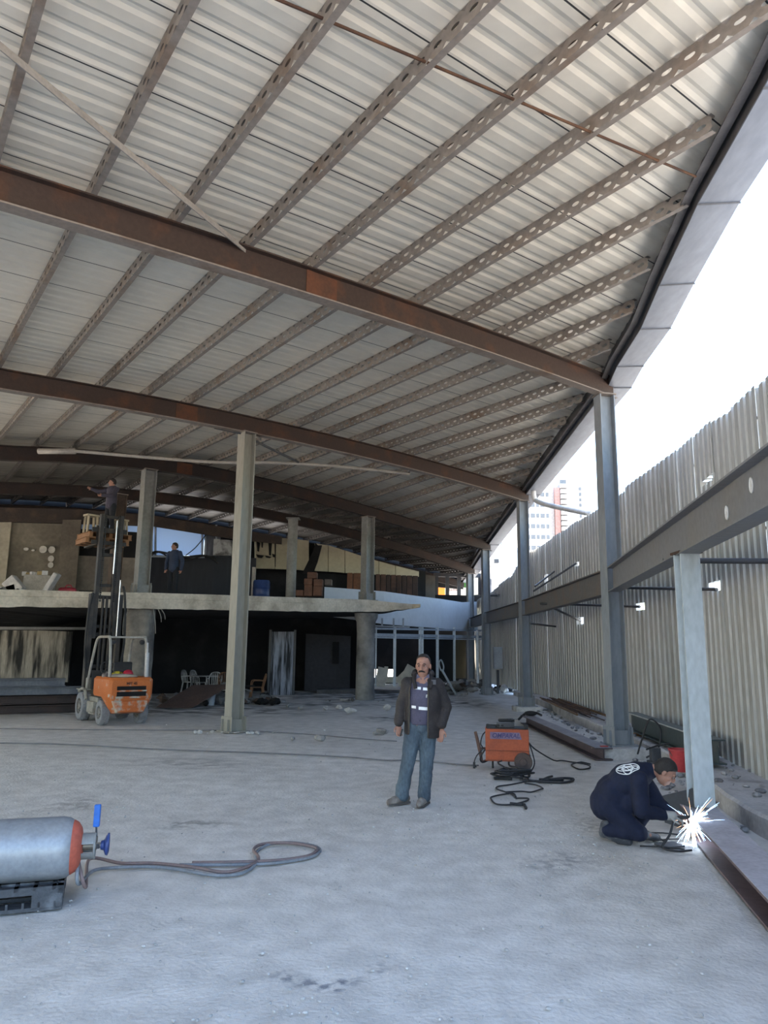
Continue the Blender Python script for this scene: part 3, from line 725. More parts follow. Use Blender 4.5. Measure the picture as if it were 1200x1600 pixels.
# lower storey
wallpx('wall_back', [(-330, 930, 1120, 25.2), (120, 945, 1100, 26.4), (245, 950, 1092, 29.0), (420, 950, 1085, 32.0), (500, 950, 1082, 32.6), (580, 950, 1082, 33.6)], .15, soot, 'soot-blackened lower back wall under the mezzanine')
wallpx('wall_left', [(-200, 985, 1068, 23.6), (0, 985, 1066, 24.2), (60, 985, 1066, 24.6), (112, 987, 1066, 24.9)], .1, streak, 'pale boards with dripping soot streaks below the slab')
wallpx('trim_2', [(-200, 978, 984, 23.4), (112, 980, 984, 24.8), (150, 980, 984, 25.1)], .08, mat('grey_trim', (.2, .2, .2), .6), 'pale rail above the streaked boards')
wallpx('trim_3', [(495, 1078, 1096, 30.4), (560, 1078, 1095, 30.6), (600, 1080, 1096, 31.0), (660, 1082, 1098, 32.0), (720, 1082, 1096, 35.0)], 1.2, mat('dark_step', (.10, .10, .105), .9, 0, (.05, .05, .05), .45, .7, 1.5, bump=.4), 'low dark concrete step before the shopfront')
d_r = empty('scorched_metal_door', tuple(gr(443, 1087)), 'soot-dripped metal door leaf standing below the slab, beside brown chairs', 'door', None, 'thing')
wallpx('door_leaf', [(425, 987, 1087, 29.2), (459, 987, 1086, 29.5)], .07, mat('soot_dripped_metal', (.30, .32, .37), .5, .3, (.02, .02, .022), .42, .58, 5, (1.4, 1.4, .12), fine=.2), None, d_r)
wallpx('door_frame', [(421, 984, 1087, 29.25), (424.5, 984, 1087, 29.25)], .1, dark_st, None, d_r)
wallpx('door_frame', [(459.5, 984, 1086, 29.55), (463, 984, 1086, 29.55)], .1, dark_st, None, d_r)
# recess panels in the dark right of the door
wallpx('wall_back_panel', [(478, 990, 1080, 31.4), (548, 994, 1080, 31.9)], .1, mat('sooted_grey_wall', (.04, .04, .046), .85, 0, (.03, .03, .033), .45, .66, .9), 'sooted grey wall patch in the recess by the round column')
wallpx('wall_back_niche', [(520, 1003, 1037, 31.6), (530, 1003, 1037, 31.65)], .04, soot, 'small black niche in the recess wall')
# upper storey, smoke-stained wall at the left
wallpx('wall_upper_left', [(-300, 800, 935, 25.0), (0, 806, 930, 26.2), (122, 812, 930, 27.2)], .2, beige_w, 'smoke-stained beige upper wall')
wallpx('wall_upper_pier', [(-60, 812, 925, 25.9), (18, 814, 925, 26.2)], .05, mat('beige_pier', (.42, .38, .29), .9, 0, (.3, .27, .21), .4, .7, 1), 'paler strip of the stained upper wall')
wallpx('wall_upper_corner', [(98, 812, 930, 26.6), (127, 812, 930, 26.8)], .06, mat('brown_stained_pier', (.17, .145, .115), .9, 0, (.10, .085, .07), .4, .7, 1.4), 'brown stained pier of the upper wall')
wallpx('wall_upper_low', [(122, 868, 930, 27.4), (215, 872, 930, 28.0)], .1, mat('dim_beige_wall', (.22, .19, .16), .9, 0, (.15, .13, .11), .4, .7, 1), 'dim beige low wall behind the mast')
wallpx('wall_upper_dark', [(120, 826, 870, 27.45), (222, 832, 876, 28.05)], .1, soot, 'black burnt opening behind the mast')
wallpx('trim_4', [(-300, 786, 812, 24.9), (0, 793, 815, 26.0), (125, 796, 818, 27.0), (240, 806, 822, 28.1), (365, 826, 842, 29.6), (440, 838, 850, 31)], .15, mat('scorched_lintel', (.05, .04, .035), .9, 0, (.09, .06, .045), .5, .7, 2), 'scorched lintel under the roof edge')
blue_gl = bpy.data.materials.new('milky_blue_sheet'); blue_gl.use_nodes = True; _n = blue_gl.node_tree
_b = _n.nodes['Principled BSDF']; _b.inputs['Base Color'].default_value = (.52, .62, .76, 1); _b.inputs['Roughness'].default_value = .4
_t = _n.nodes.new('ShaderNodeBsdfTranslucent'); _t.inputs[0].default_value = (.52, .64, .82, 1); _m = _n.nodes.new('ShaderNodeMixShader'); _m.inputs[0].default_value = .6
_n.links.new(_b.outputs[0], _m.inputs[1]); _n.links.new(_t.outputs[0], _m.inputs[2]); _n.links.new(_m.outputs[0], _n.nodes['Material Output'].inputs[0])
w1 = empty('window_1', tuple(at(285, 870, 30.0)), 'milky blue translucent window band above the man in the navy jacket', 'window', None, 'structure')
wallpx('pane', [(122, 810, 827, 28.2), (228, 818, 842, 29.0)], .03, blue_gl, None, w1)
wallpx('pane', [(236, 818, 868, 29.4), (320, 826, 868, 30.3)], .03, blue_gl, None, w1)
wallpx('pane', [(320.5, 826, 868, 30.3), (345, 830, 870, 30.6)], .03, mat('grimy_sheet', (.20, .22, .26), .6, 0, (.05, .05, .055), .4, .6, 2, (1, 1, .2)), None, w1)
mb = MB()
for x in (237, 243, 316, 321, 338):
    mb.bar(at(x, 820, 29.3+(x-236)*.012), at(x, 870, 29.3+(x-236)*.012), .07, .07)
mb.bar(at(236, 869, 29.2), at(345, 871, 30.4), .08, .08)
mb.build('window_frame', mat('pale_blue_frame', (.42, .47, .55), .5), w1)
wallpx('wall_upper_back', [(215, 866, 935, 29.5), (262, 868, 935, 29.6), (335, 869, 936, 30.2), (400, 872, 938, 31)], .1, mat('burnt_blue_black_wall', (.014, .016, .024), .6, 0, (.03, .032, .042), .5, .68, 1.6, (1, 1, .15)), 'blue-black burnt wall below the window band')
# hanging burnt wires over the sill
for j, (pts, lab) in enumerate((([(228, 868), (245, 862), (268, 866), (290, 870), (318, 868), (338, 874)], 'tangle of burnt cable sagging along the window sill'),
                          ([(290, 868), (305, 856), (320, 838), (326, 828)], 'single burnt cable rising to the window top'))):
    mb = MB(); q = [at(x, y, 28.9+.01*(x-228)) for x, y in pts]; mb.tube(spline(q, 5), .04 if j == 0 else .02, 6)
    if j == 0:
        mb.tube(spline([p+V(.1, -.1, -.12+.1*math.sin(i*2)) for i, p in enumerate(q)], 5), .03, 6)
    tag(mb.build('burnt_cable', black, smooth=True), lab, 'cable')
# unlit box unit right of the window band
wallpx('wall_box', [(334, 842, 868, 29.8), (362, 844, 868, 30.0)], .5, mat('dirty_pale_box', (.36, .37, .38), .7, 0, (.1, .1, .1), .45, .62, 3), 'dirty pale box unit on the rear wall beside the window band', cat='wall unit', kind='thing')
# cream panels below the sloping roof
cb_ = [(398, 842, 888, 31.5), (430, 846, 889, 31.8), (462, 848, 890, 32.1), (483, 851, 892, 32.5)]
cc_ = [(492, 855, 892, 32.6), (513, 858, 893, 32.9), (539, 866, 895, 33.3), (566, 875, 897, 33.7), (592, 883, 898, 34.1), (618, 890, 899, 34.5), (655, 899, 901, 35.2)]
mb = MB()
for st in (cb_, cc_):
    for (x0, a0, b0, Y0), (x1, a1, b1, Y1) in zip(st, st[1:]):
        x0 += .45; x1 -= .45; pts = [at(x0, a0-6, Y0), at(x0, b0, Y0), at(x1, b1, Y1), at(x1, a1-6, Y1)]; mb.prism(pts, V(-.03, .08, 0))
tag(mb.build('wall_upper_cream', cream_w), 'cream cladding panels under the sloping roof', 'wall', kind='structure')
wallpx('wall_upper_rear', [(345, 830, 945, 32.2), (500, 850, 945, 33.2), (600, 880, 945, 35.0), (665, 893, 945, 36.2)], .15, soot, 'dark wall behind the cream cladding')
mb = MB(); mb.prism([at(497, 852, 31.9), at(503, 852, 31.9), at(496, 878, 31.9), at(489, 896, 31.9), at(472, 896, 31.9), at(478, 884, 31.9), at(489, 862, 31.9), at(493, 848, 31.9)], V(0, .12, 0))
tag(mb.build('torn_cladding', soot), 'black torn and hanging strip between the cream panels', 'cladding')
mb = MB(); random.seed(4)
for (x, y0, y1, w) in ((401, 846, 862, 5), (419, 844, 868, 6), (429, 848, 886, 2), (400, 866, 872, 12), (414, 868, 872, 10), (425, 865, 871, 6), (408, 845, 856, 3)):
    mb.prism([at(x, y0, 31.3), at(x+w, y0+2, 31.3), at(x+w*.7, y1, 31.3), at(x+w*.2, y1-1, 31.3)], V(0, .06, 0))
tag(mb.build('burnt_fixture', soot), 'burnt black fixture hanging on the cream wall near the slim column', 'fixture')
wallpx('wall_jamb', [(394, 886, 934, 30.6), (399, 886, 934, 30.6)], .2, mat('pale_jamb', (.42, .40, .37), .9), 'pale jamb beside the blue drum')
# blue drum
q = at(408, 931, 29.3)
dr = empty('blue_drum', (q.x, q.y, 3.40), 'dark blue plastic drum on the slab next to the pale jamb', 'drum')
mb = MB(); mb.lathe((q.x, q.y, 3.38), (0, 0, 1), [(0, 0), (.30, 0), (.33, .05), (.33, .3), (.345, .33), (.33, .36), (.33, .62), (.345, .65), (.33, .68), (.33, .9), (.30, .96), (0, .96)], 24)
mb.build('drum_body', mat('blue_plastic', (.03, .06, .19), .35), dr, smooth=40)
mb = MB(); mb.cyl((q.x-.12, q.y-.08, 4.34), (q.x-.12, q.y-.08, 4.38), .05); mb.build('bung_cap', black, dr)
# brown boxes stacked on the slab
bx_m = mat('brown_carton', (.17, .085, .055), .9, 0, (.10, .055, .04), .4, .7, 3)
def upright(name, x0, x1, yt, yb, Y, depth, m, label, cat, group):
    a = at(x0, yb, Y); b = at(x1, yt, Y); w = abs(b.x-a.x); h = b.z-a.z
    mb = MB(); mb.box(((a.x+b.x)/2, Y+depth/2, (a.z+b.z)/2), (w, depth, h)); return tag(mb.build(name, m, bevel=.012), label, cat, group)
stk = [(462, 474, 922, 931, 'single brown box at the foot of the pile on the slab by the slim column'),
       (475, 488, 914, 931, 'brown box, bottom of the middle column of the pile'), (475, 488, 904, 913.5, 'brown box, upper one of the middle column of the pile'),
       (489, 503, 916, 931, 'brown box, bottom of the taller column beside the parapet'), (490, 504, 905, 915.5, 'brown box halfway up the taller column beside the parapet'), (480, 495, 894, 903.5, 'topmost brown box of the pile below the torn cladding'),
       (507, 518, 905, 914, 'small grey-brown box perched just behind the parapet end')]
for j, (x0, x1, yt, yb, lab) in enumerate(stk):
    upright('carton_box', x0, x1, yt, yb, 27.6 if j != 6 else 29.2, .5, bx_m if j < 6 else mat('grey_carton', (.2, .17, .15), .9), lab, 'box', 'boxes on the mezzanine')
# brown boards behind the parapet
bd = [mat('brown_board_a', (.24, .105, .055), .8, 0, (.13, .07, .045), .4, .7, 1.2), mat('brown_board_b', (.13, .07, .05), .8, 0, (.05, .035, .03), .4, .65, 1.2), mat('brown_board_c', (.075, .05, .042), .8)]
bxs = [(542, 551, 0), (551.5, 569, 0), (587, 594, 1), (594.5, 603, 1), (603.5, 610, 2), (610.5, 619, 1), (619.5, 627, 1), (627.5, 635, 2), (635.5, 644, 1), (644.5, 653, 2)]
for j, (x0, x1, c) in enumerate(bxs):
    upright('brown_board', x0, x1, 895+(x0-540)*.045, 924+(x0-540)*.1, 33.0+(x0-540)*.012, .06, bd[c], f'brown panel standing behind the white parapet, {ORD[j]} along from the boxes', 'board', 'brown panels behind the parapet')
# white parapet
par_m = mat('white_parapet', (.60, .63, .66), .6, 0, (.54, .57, .60), .45, .7, .7, fine=.04)
pr = wallpx('parapet', [(507, 917, 962, 29.6), (560, 921, 969, 30.4), (600, 924, 975, 31.1), (650, 931, 979, 32.6), (690, 936, 982, 34.3), (722, 941, 985, 36.4), (745, 940, 985, 38.2)], .2, par_m, 'long white parapet band above the shopfront', kind='structure')
mb = MB()
for x in (597, 615, 630): mb.bar(at(x, 966, 30.4), at(x, 979, 30.4), .07, .07)
mb.bar(at(586, 978, 30.6), at(640, 980, 30.8), .06, .06)
tag(mb.build('stub_rail', mat('pale_stub', (.35, .38, .42), .6)), 'pale rail with three upright stubs under the parapet', 'rail')
for j, (x, y) in enumerate(((655, 929), (608, 931), (704, 955), (665, 958))):
    pass
# ------------------------------------------------------------------ glazed shopfront
def sfY(x): return float(np.interp(x, [560, 590, 640, 690, 745, 770], [31.0, 31.3, 32.2, 33.8, 36.8, 38.0]))
alu = mat('pale_aluminium', (.40, .46, .53), .4, .2, (.33, .38, .44), .4, .7, 2)
glass = bpy.data.materials.new('sooty_glass'); glass.use_nodes = True; _n = glass.node_tree; _b = _n.nodes['Principled BSDF']
_b.inputs['Base Color'].default_value = (.02, .025, .03, 1); _b.inputs['Roughness'].default_value = .15
_t = _n.nodes.new('ShaderNodeBsdfTransparent'); _t.inputs[0].default_value = (.55, .58, .62, 1); _m = _n.nodes.new('ShaderNodeMixShader'); _m.inputs[0].default_value = .35
_n.links.new(_b.outputs[0], _m.inputs[2]); _n.links.new(_t.outputs[0], _m.inputs[1]); _n.links.new(_m.outputs[0], _n.nodes['Material Output'].inputs[0])
w2 = empty('window_2', tuple(at(660, 1080, 32.8)), 'pale aluminium framed shopfront glazing under the white parapet', 'window', None, 'structure')
mb = MB()
for x, w in ((588, .06), (617, .12), (656, .10), (660, .10), (683, .14), (709.5, .12), (745, .09)):
    Y = sfY(x); mb.bar(at(x, 980, Y), V(at(x, 980, Y).x, Y, .25), w, .1, up=(0, 1, 0))
xs_ = [584, 617, 656, 684, 710, 728, 752]
for yy, hh in ((982, .08), (992, .13), (996, .05)):
    for a, b in zip(xs_, xs_[1:]): mb.bar(at(a, yy+(a-584)*.02, sfY(a)), at(b, yy+(b-584)*.02, sfY(b)), hh, .1, up=(0, 1, 0))
mb.build('window_frame', alu, w2)
for j, (a, b) in enumerate(((618, 655), (661, 682), (685, 708), (711, 744))):
    A0, A1, B0, B1 = at(a, 997, sfY(a)), at(a, 1080, sfY(a)), at(b, 997, sfY(b)), at(b, 1080, sfY(b))
    if j in (1, 2):
        g = MB(); g.prism([A0, A1, B1, B0], V(0, .012, 0)); g.build('pane', glass, w2)
# dark interior behind the shopfront, with daylight at its far end
wallpx('wall_shop_back', [(560, 975, 1044, 40.5), (640, 978, 1042, 41), (690, 980, 1075, 42), (760, 985, 1070, 43.0)], .1, soot, 'dark interior wall behind the shopfront')
wallpx('wall_shop_side', [(686, 1000, 1060, 39.5), (728, 1000, 1060, 40.3)], .05, mat('dim_khaki_wall', (.07, .062, .04), .9, 0, (.06, .055, .04), .45, .6, .8, (1, 1, .3)), 'dim khaki wall seen through the shop glass')
# broken white rubble shining through the shopfront
wm = mat('bright_rubble', (.78, .76, .68), .9)
random.seed(11)
for j, (x, y, w, h, a) in enumerate(((596, 1058, .5, .9, .2), (606, 1062, .9, .28, 0), (603, 1053, .18, .7, .05), (640, 1052, .6, .7, .5), (648, 1064, .9, .3, .2), (635, 1066, .8, .2, -.3), (628, 1060, .4, .6, .8))):
    p = at(x, y, 36.5+j*.15); mb = MB(); mb.box((p.x, p.y, max(p.z, .15)), (w, .12, h), Matrix.Rotation(a, 3, 'Y'))
    tag(mb.build('broken_panel', wm), f'bright broken panel in the heap behind the shopfront, {["tall leftmost one", "flat low one", "narrow upright one", "slanting big one", "fallen foot one", "thin tilted strip", "steep one in the middle"][j]}', 'panel', 'white panels behind the shopfront')
# slanting pipe handle leaning in front of the shop
mb = MB(); mb.tube(spline([at(689, 1048, 30.5), at(686, 1037, 30.5), at(689, 1031, 30.5), at(693, 1041, 30.5), at(692, 1049, 30.5)], 4), .03, 7); mb.tube([at(690, 1046, 30.5), at(714, 1088, 30.5)], .045, 8)
tag(mb.build('leaning_pipe', mat('pale_pipe_blue', (.36, .41, .45), .5), smooth=True), 'pale bent pipe leaning by the shop door behind the man\'s shoulder', 'pipe')
# upper windows at the far corner with lit room
w3 = empty('window_3', tuple(at(710, 925, 41)), 'upper corner windows with an orange-lit room behind', 'window', None, 'structure')
mb = MB()
for x in (682, 699, 717, 731, 750): mb.bar(at(x, 896, 41), at(x, 934, 41), .2, .1, up=(0, 1, 0))
mb.bar(at(678, 932, 41), at(755, 934, 41), .1, .2); mb.bar(at(678, 898, 41), at(755, 900, 41), .2, .2); mb.build('window_frame', dark_st, w3)
wallpx('room_wall', [(676, 895, 940, 44.5), (760, 898, 945, 45)], .05, mat('pale_room_wall', (.62, .56, .42), .8), None, w3)
def sign(x0, x1, y0, y1, Y, m, label, name='shop_sign'):
    a = at(x0, y1, Y); b = at(x1, y0, Y); mb = MB(); mb.box(((a.x+b.x)/2, Y, (a.z+b.z)/2), (abs(b.x-a.x), .06, b.z-a.z)); r = empty(name, ((a.x+b.x)/2, Y, a.z), label, 'sign')
    mb.build('board', m, r); return r, (a+b)/2
orange_e = emis('lit_orange_panel', (1., .30, .05), 1.1)
sign(684, 695, 914, 931, 43.5, orange_e, 'glowing orange sign panel behind the upper corner windows')
r, c = sign(700, 716, 914, 929, 43.5, emis('lit_white_sign', (.9, .85, .78), .75), 'white sign with dark red letters behind the upper corner windows')
text('lettering', 'sadık', .26, Matrix.Translation((c.x, c.y-.035, c.z)) @ Matrix.Rotation(PI/2, 4, 'X'), mat('dark_red_ink', (.25, .03, .03), .6), r)
sign(717.5, 722, 911, 929, 43.4, emis('lit_white_sign_b', (.85, .8, .75), .6), 'narrow white sign strip next to the red-lettered sign')
r, c = sign(722.5, 729, 908, 918, 43.4, mat('green_sign', (.10, .30, .06), .6), 'small green sign at the top of the upper corner windows')
wallpx('wall_upper_corner_post', [(655, 897, 940, 38.5), (680, 900, 945, 39.5)], .3, mat('dark_corner', (.06, .055, .05), .9), 'dark pier between brown panels and upper corner windows')
wallpx('wall_far_right', [(752, 896, 1085, 40.5), (768, 905, 1085, 41)], .2, mat('far_dark_wall', (.10, .10, .11), .9, 0, (.2, .2, .21), .5, .6, 1.2), 'far corner wall beside the hoarding')
wallpx('wall_upper_sill', [(660, 929, 948, 40.2), (760, 931, 950, 40.2)], .15, soot, 'dark sill band under the upper corner windows')
# left wall out of sight, closing the hall; back wall continues
wallpx('wall_side', [(-330, 786, 1130, 24.5), (-420, 786, 1130, 21.0)], .2, beige_w, 'stained side wall beyond the steel stack')
# rear strip closing the roof end
mb = MB()
RW_ = []
for j in range(70):
    u = -27+27.4*j/70; u2_ = -27+27.4*(j+1)/70; p = rpt(4, (u+u2_)/2); zt = p.z+.35
    hol_ = []
    if -11.5 < p.x < -4.5: hol_.append((4.7, 6.75))
    if -2.2 < p.x < .9: hol_.append((.3, .72))
    if 2.2 < p.x < 4.6: hol_.append((3.7, 5.2))
    z = -.05; segs = []
    for a, b in hol_: segs.append((z, a)); z = b
    segs.append((z, zt))
    for a, b in segs:
        q0, q1 = rpt(4, u)+ND[4]*.15, rpt(4, u2_)+ND[4]*.15; mb.prism([V(q0.x, q0.y, a), V(q1.x, q1.y, a), V(q1.x, q1.y, b), V(q0.x, q0.y, b)], ND[4]*.15)
tag(mb.build('wall_rear', soot), 'dark rear wall closing the end of the hall', 'wall', kind='structure')
# ------------------------------------------------------------------ forklift
orange = mat('chipped_orange_paint', (.47, .13, .03), .55, 0, (.44, .40, .33), .60, .70, 5.5, detail=9, fine=.12)
orange_low = mat('worn_orange_paint', (.46, .12, .03), .6, 0, (.40, .37, .31), .47, .60, 5, detail=9, fine=.15)
dusty = mat('dusty_grey_paint', (.30, .29, .255), .8, 0, (.21, .19, .16), .4, .65, 4, fine=.15)
tyre_m = mat('dusty_tyre', (.23, .235, .25), .9, 0, (.15, .15, .16), .4, .7, 5)
fkp = V(-6.03, 17.95, 0); FA = math.radians(37)
T = TR(fkp, FA)       # local: +y = towards the mast, x = right of the machine, origin under the rear axle
fk = empty('forklift', tuple(fkp), 'battered orange forklift standing before the slab with its mast raised', 'forklift')
b = MB(T)   # counterweight body
def sec(y, hw, z0, z1, ch): return [V(-hw+ch, y, z0), V(hw-ch, y, z0), V(hw, y, z0+ch*1.6), V(hw, y, z1-.05), V(hw-.05, y, z1), V(-hw+.05, y, z1), V(-hw, y, z1-.05), V(-hw, y, z0+ch*1.6)]
b.loft([sec(-.56, .44, .46, 1.0, .10), sec(-.50, .50, .40, 1.06, .12), sec(-.30, .53, .36, 1.07, .12), sec(-.02, .53, .62, 1.07, .03), sec(.55, .52, .62, 1.06, .03)])
b.build('engine_cover', orange, fk, smooth=35)
c = MB(T); c.loft([[V(-.30, -.60, .30), V(.30, -.60, .30), V(.40, -.60, .55), V(-.40, -.60, .55)], [V(-.34, -.40, .26), V(.34, -.40, .26), V(.52, -.38, .60), V(-.52, -.38, .60)], [V(-.34, -.1, .26), V(.34, -.1, .26), V(.40, -.1, .60), V(-.40, -.1, .60)]])
c.build('counterweight', orange_low, fk, bevel=.02)
gr_ = MB(T)
gr_.box((0, -.565, .83), (.66, .02, .085)); gr_.box((0, -.575, .70), (.66, .03, .10)); gr_.build('rear_vent', soot, fk)
gb = MB(T); gb.box((0, -.585, .77), (.68, .03, .03)); gb.box((0, -.60, .63), (.72, .04, .04)); gb.box((0, -.61, .43), (.16, .04, .08)); gb.build('vent_bar', orange_low, fk)
text('lettering', 'MIT 45', .085, T @ Matrix.Translation((0, -.558, .93)) @ Matrix.Rotation(PI/2, 4, 'X'), mat('dark_lettering', (.06, .025, .015), .7), fk, .012, bold=.002)
ch = MB(T); ch.box((0, .95, .42), (.86, .95, .30)); ch.box((-.47, .75, .34), (.1, .5, .26)); ch.box((.47, .75, .34), (.1, .5, .26)); ch.box((0, 1.43, .62), (.9, .08, .75))
ch.build('chassis', dusty, fk, bevel=.015)
st = MB(T)
st.box((-.50, .50, .22), (.12, .4, .04)); st.build('step', dusty, fk)
def wheel(x, y, r, wd, nm='wheel'):
    w_ = MB(T); w_.lathe((x-wd/2, y, r), (1, 0, 0), [(r*.55, .0), (r*.93, 0), (r, .03), (r*1.0, wd-.03), (r*.93, wd), (r*.55, wd)], 30)
    o = w_.build(nm, tyre_m, fk, smooth=40)
    h_ = MB(T); h_.lathe((x-wd/2+.01, y, r), (1, 0, 0), [(0, .03), (r*.22, .0), (r*.25, .04), (r*.5, .05), (r*.57, 0), (r*.57, wd-.02), (r*.5, wd-.07), (0, wd-.04)], 24)
    PLOC[o.name] = PLOC[fk.name]
    for q in range(6):
        t = 2*PI*q/6
        for s_ in (-1, 1): h_.cyl((x+s_*(wd/2-.02), y+r*.38*math.cos(t), r+r*.38*math.sin(t)), (x+s_*(wd/2+.004), y+r*.38*math.cos(t), r+r*.38*math.sin(t)), .018, n=6)
    h_.build('rim', mat('dusty_rim', (.26, .25, .24), .8, 0, (.14, .12, .1), .4, .7, 6), o, smooth=40)
    tr = MB(T)
    for q in range(26):
        t = 2*PI*q/26
        for s_ in (-1, 1):
            tr.bar((x+s_*wd*.04, y+r*1.005*math.cos(t), r+r*1.005*math.sin(t)), (x+s_*wd*.46, y+r*1.0*math.cos(t+.1), r+r*1.0*math.sin(t+.1)), .02, .02)
    tr.build('tread', tyre_m, o)
wheel(-.44, 0, .27, .18); wheel(.44, 0, .27, .18); wheel(-.47, 1.42, .33, .22); wheel(.47, 1.42, .33, .22)
for s_ in (-1, 1):
    fd = MB(T)
    fd.tube(spline([V(s_*.52, 1.08, .5), V(s_*.52, 1.2, .68), V(s_*.52, 1.45, .74), V(s_*.52, 1.72, .66)], 5), .035, 6)
    fd.box((s_*.5, 1.42, .72), (.2, .5, .02)); fd.build('mudguard', dusty, fk)
# overhead guard
og = MB(T); rr = .035
for s_ in (-1, 1):
    og.tube(spline([V(s_*.46, 1.30, .75), V(s_*.45, 1.15, 1.25), V(s_*.43, .95, 1.80), V(s_*.42, .82, 1.95), V(s_*.42, .60, 1.98)], 6)+[V(s_*.42, -.05, 1.98)], .032, 8)
    og.tube(spline([V(s_*.42, -.25, 1.05), V(s_*.42, -.20, 1.5), V(s_*.42, -.12, 1.88), V(s_*.42, 0, 1.98)], 5), .034, 8)
for y in (-.04, .18, .4, .62, .82): og.bar((-.42, y, 1.975), (.42, y, 1.975), .05, .035)
og.build('overhead_guard', mat('dusty_guard', (.34, .33, .30), .7, 0, (.24, .22, .2), .4, .7, 6), fk, smooth=40)
ex = MB(T); ex.cyl((.40, -.33, 1.06), (.40, -.30, 1.62), .05, n=14); ex.cyl((.40, -.30, 1.62), (.40, -.28, 1.85), .025, n=10); ex.build('exhaust_pipe', mat('pale_exhaust', (.45, .45, .46), .5, .2), fk, smooth=40)
se = MB(T); se.box((0, .42, 1.12), (.5, .46, .12)); se.box((0, .17, 1.28), (.44, .09, .24)); se.build('seat', black, fk, bevel=.03)
ds = MB(T); ds.box((0, 1.18, .95), (.8, .06, .45)); ds.tube([V(-.12, 1.15, 1.1), V(-.12, .92, 1.22)], .025, 8); ds.tube([V(-.12+.17*math.cos(t), .90+.05*math.sin(t), 1.23+.16*math.sin(t)) for t in np.linspace(0, 2*PI, 19)[:-1]], .014, 6, closed=True); ds.build('steering_column', black, fk)
hl = MB(T)
for s_ in (-1, 1): hl.lathe((s_*.34, -.05, 1.86), (0, -1, 0), [(0, .06), (.055, .05), (.06, 0), (.03, -.05), (0, -.05)], 14)
hl.build('work_lamp', black, fk, smooth=40)
# mast: outer and inner channels, rams, chains, carriage
mo = mat('oily_mast', (.028, .026, .026), .55, .2, (.06, .05, .042), .5, .7, 3); yb = 1.85
m1 = MB(T)
for s_ in (-1, 1): m1.isec((s_*.36, yb, .12), (s_*.36, yb, 3.05), .10, .16, .02, .02, up=(math.cos(FA), math.sin(FA), 0) if False else T.to_3x3() @ V(0, 1, 0)) if False else m1.box((s_*.36, yb, 1.6), (.11, .18, 2.95))
for z in (.45, 1.25, 2.05, 3.0): m1.box((0, yb+.06, z), (.72, .05, .09))
o = m1.build('outer_mast', mo, fk, bevel=.008)
m2 = MB(T)
for s_ in (-1, 1): m2.box((s_*.25, yb+.02, 3.55), (.10, .15, 3.2))
for z in (2.25, 3.3, 4.1, 5.1): m2.box((0, yb+.05, z), (.54, .05, .08))
m2.build('inner_mast', mo, fk, bevel=.008)
for s_, z0, z1 in ((.10, 3.6, 5.0), (.30, 2.0, 3.45)):
    rm = MB(T); rm.cyl((s_, yb-.10, z0), (s_, yb-.10, z1), .018, n=12); o = rm.build('chrome_ram', mat('bright_chrome', (.85, .85, .86), .25, .6), fk, smooth=40)
rb = MB(T)
for s_ in (-.08, .02, .14): rb.cyl((s_, yb-.02, .5), (s_, yb-.02, 3.0 if s_ != .14 else 4.3), .035, n=10)
rb.build('lift_cylinder', mo, fk, smooth=40)
for s_ in (-.16, .18):
    cb = MB(T)
    for q in range(44): cb.box((s_, yb-.03, 2.9+q*.052), (.03 if q % 2 else .045, .02, .045))
    cb.build('lift_chain', mat('greasy_chain', (.03, .03, .03), .5, .5), fk)
hs = MB(T); hs.tube(spline([V(-.40, yb-.1, 1.2), V(-.46, yb-.12, 1.8), V(-.44, yb-.1, 2.6), V(-.36, yb-.08, 3.1)], 6), .03, 7); hs.tube(spline([V(.42, yb-.1, 1.0), V(.5, yb-.14, 1.9), V(.45, yb-.1, 3.0), V(.38, yb-.1, 3.3)], 6), .03, 7); hs.build('hydraulic_hose', black, fk, smooth=True)
ca = MB(T)
ca.box((0, yb+.14, 4.75), (.9, .05, .12)); ca.box((0, yb+.14, 4.42), (.9, .05, .1)); ca.box((-.2, yb+.14, 4.58), (.06, .05, .4)); ca.box((.2, yb+.14, 4.58), (.06, .05, .4)); ca.build('fork_carriage', mo, fk)
for s_ in (-.26, .26):
    fb_ = MB(T); fb_.box((s_, yb+.2, 4.62), (.11, .05, .5)); fb_.box((s_, yb+.72, 4.39), (.11, 1.1, .045)); fb_.build('fork', mo, fk)
# what lies on the engine cover
p = T @ V(.02, -.18, 1.07)
hm = empty('safety_helmet', tuple(p), 'red safety helmet lying on the back of the orange forklift', 'helmet'); a = MB(); a.lathe(p, (0, 0, 1), [(.135, .0), (.15, .004), (.15, .012), (.122, .03), (.118, .075), (.095, .125), (.05, .152), (0, .158)], 26)
a.build('shell', mat('red_plastic', (.42, .02, .045), .4), hm, smooth=50)
a = MB(); pk = p+V(-.1, -.1, .012); a.ell(pk, (.10, .09, .008)); a.bar(p+V(-.1, 0, .12), p+V(.1, 0, .12), .02, .012); a.build('peak', MATS['red_plastic'], hm, smooth=True)
p = T @ V(-.22, -.06, 1.07); random.seed(2)
def crumple(name, c, r, m, label, cat, seed=0, amp=.25):
    a = MB(); a.ell(c, r, seg=24, rings=14); 
    for i, v in enumerate(a.v): a.v[i] = Vector(c)+(v-Vector(c))*(1+amp*noise.noise((v+Vector((seed, 0, 0)))*14))
    return tag(a.build(name, m, smooth=True), label, cat)
crumple('yellow_rag', p+V(.02, .05, .05), (.13, .10, .07), mat('yellow_cloth', (.45, .36, .03), .9, 0, (.12, .12, .03), .45, .6, 12), 'crumpled yellow cloth on the forklift beside the red helmet', 'cloth', 1, .4)
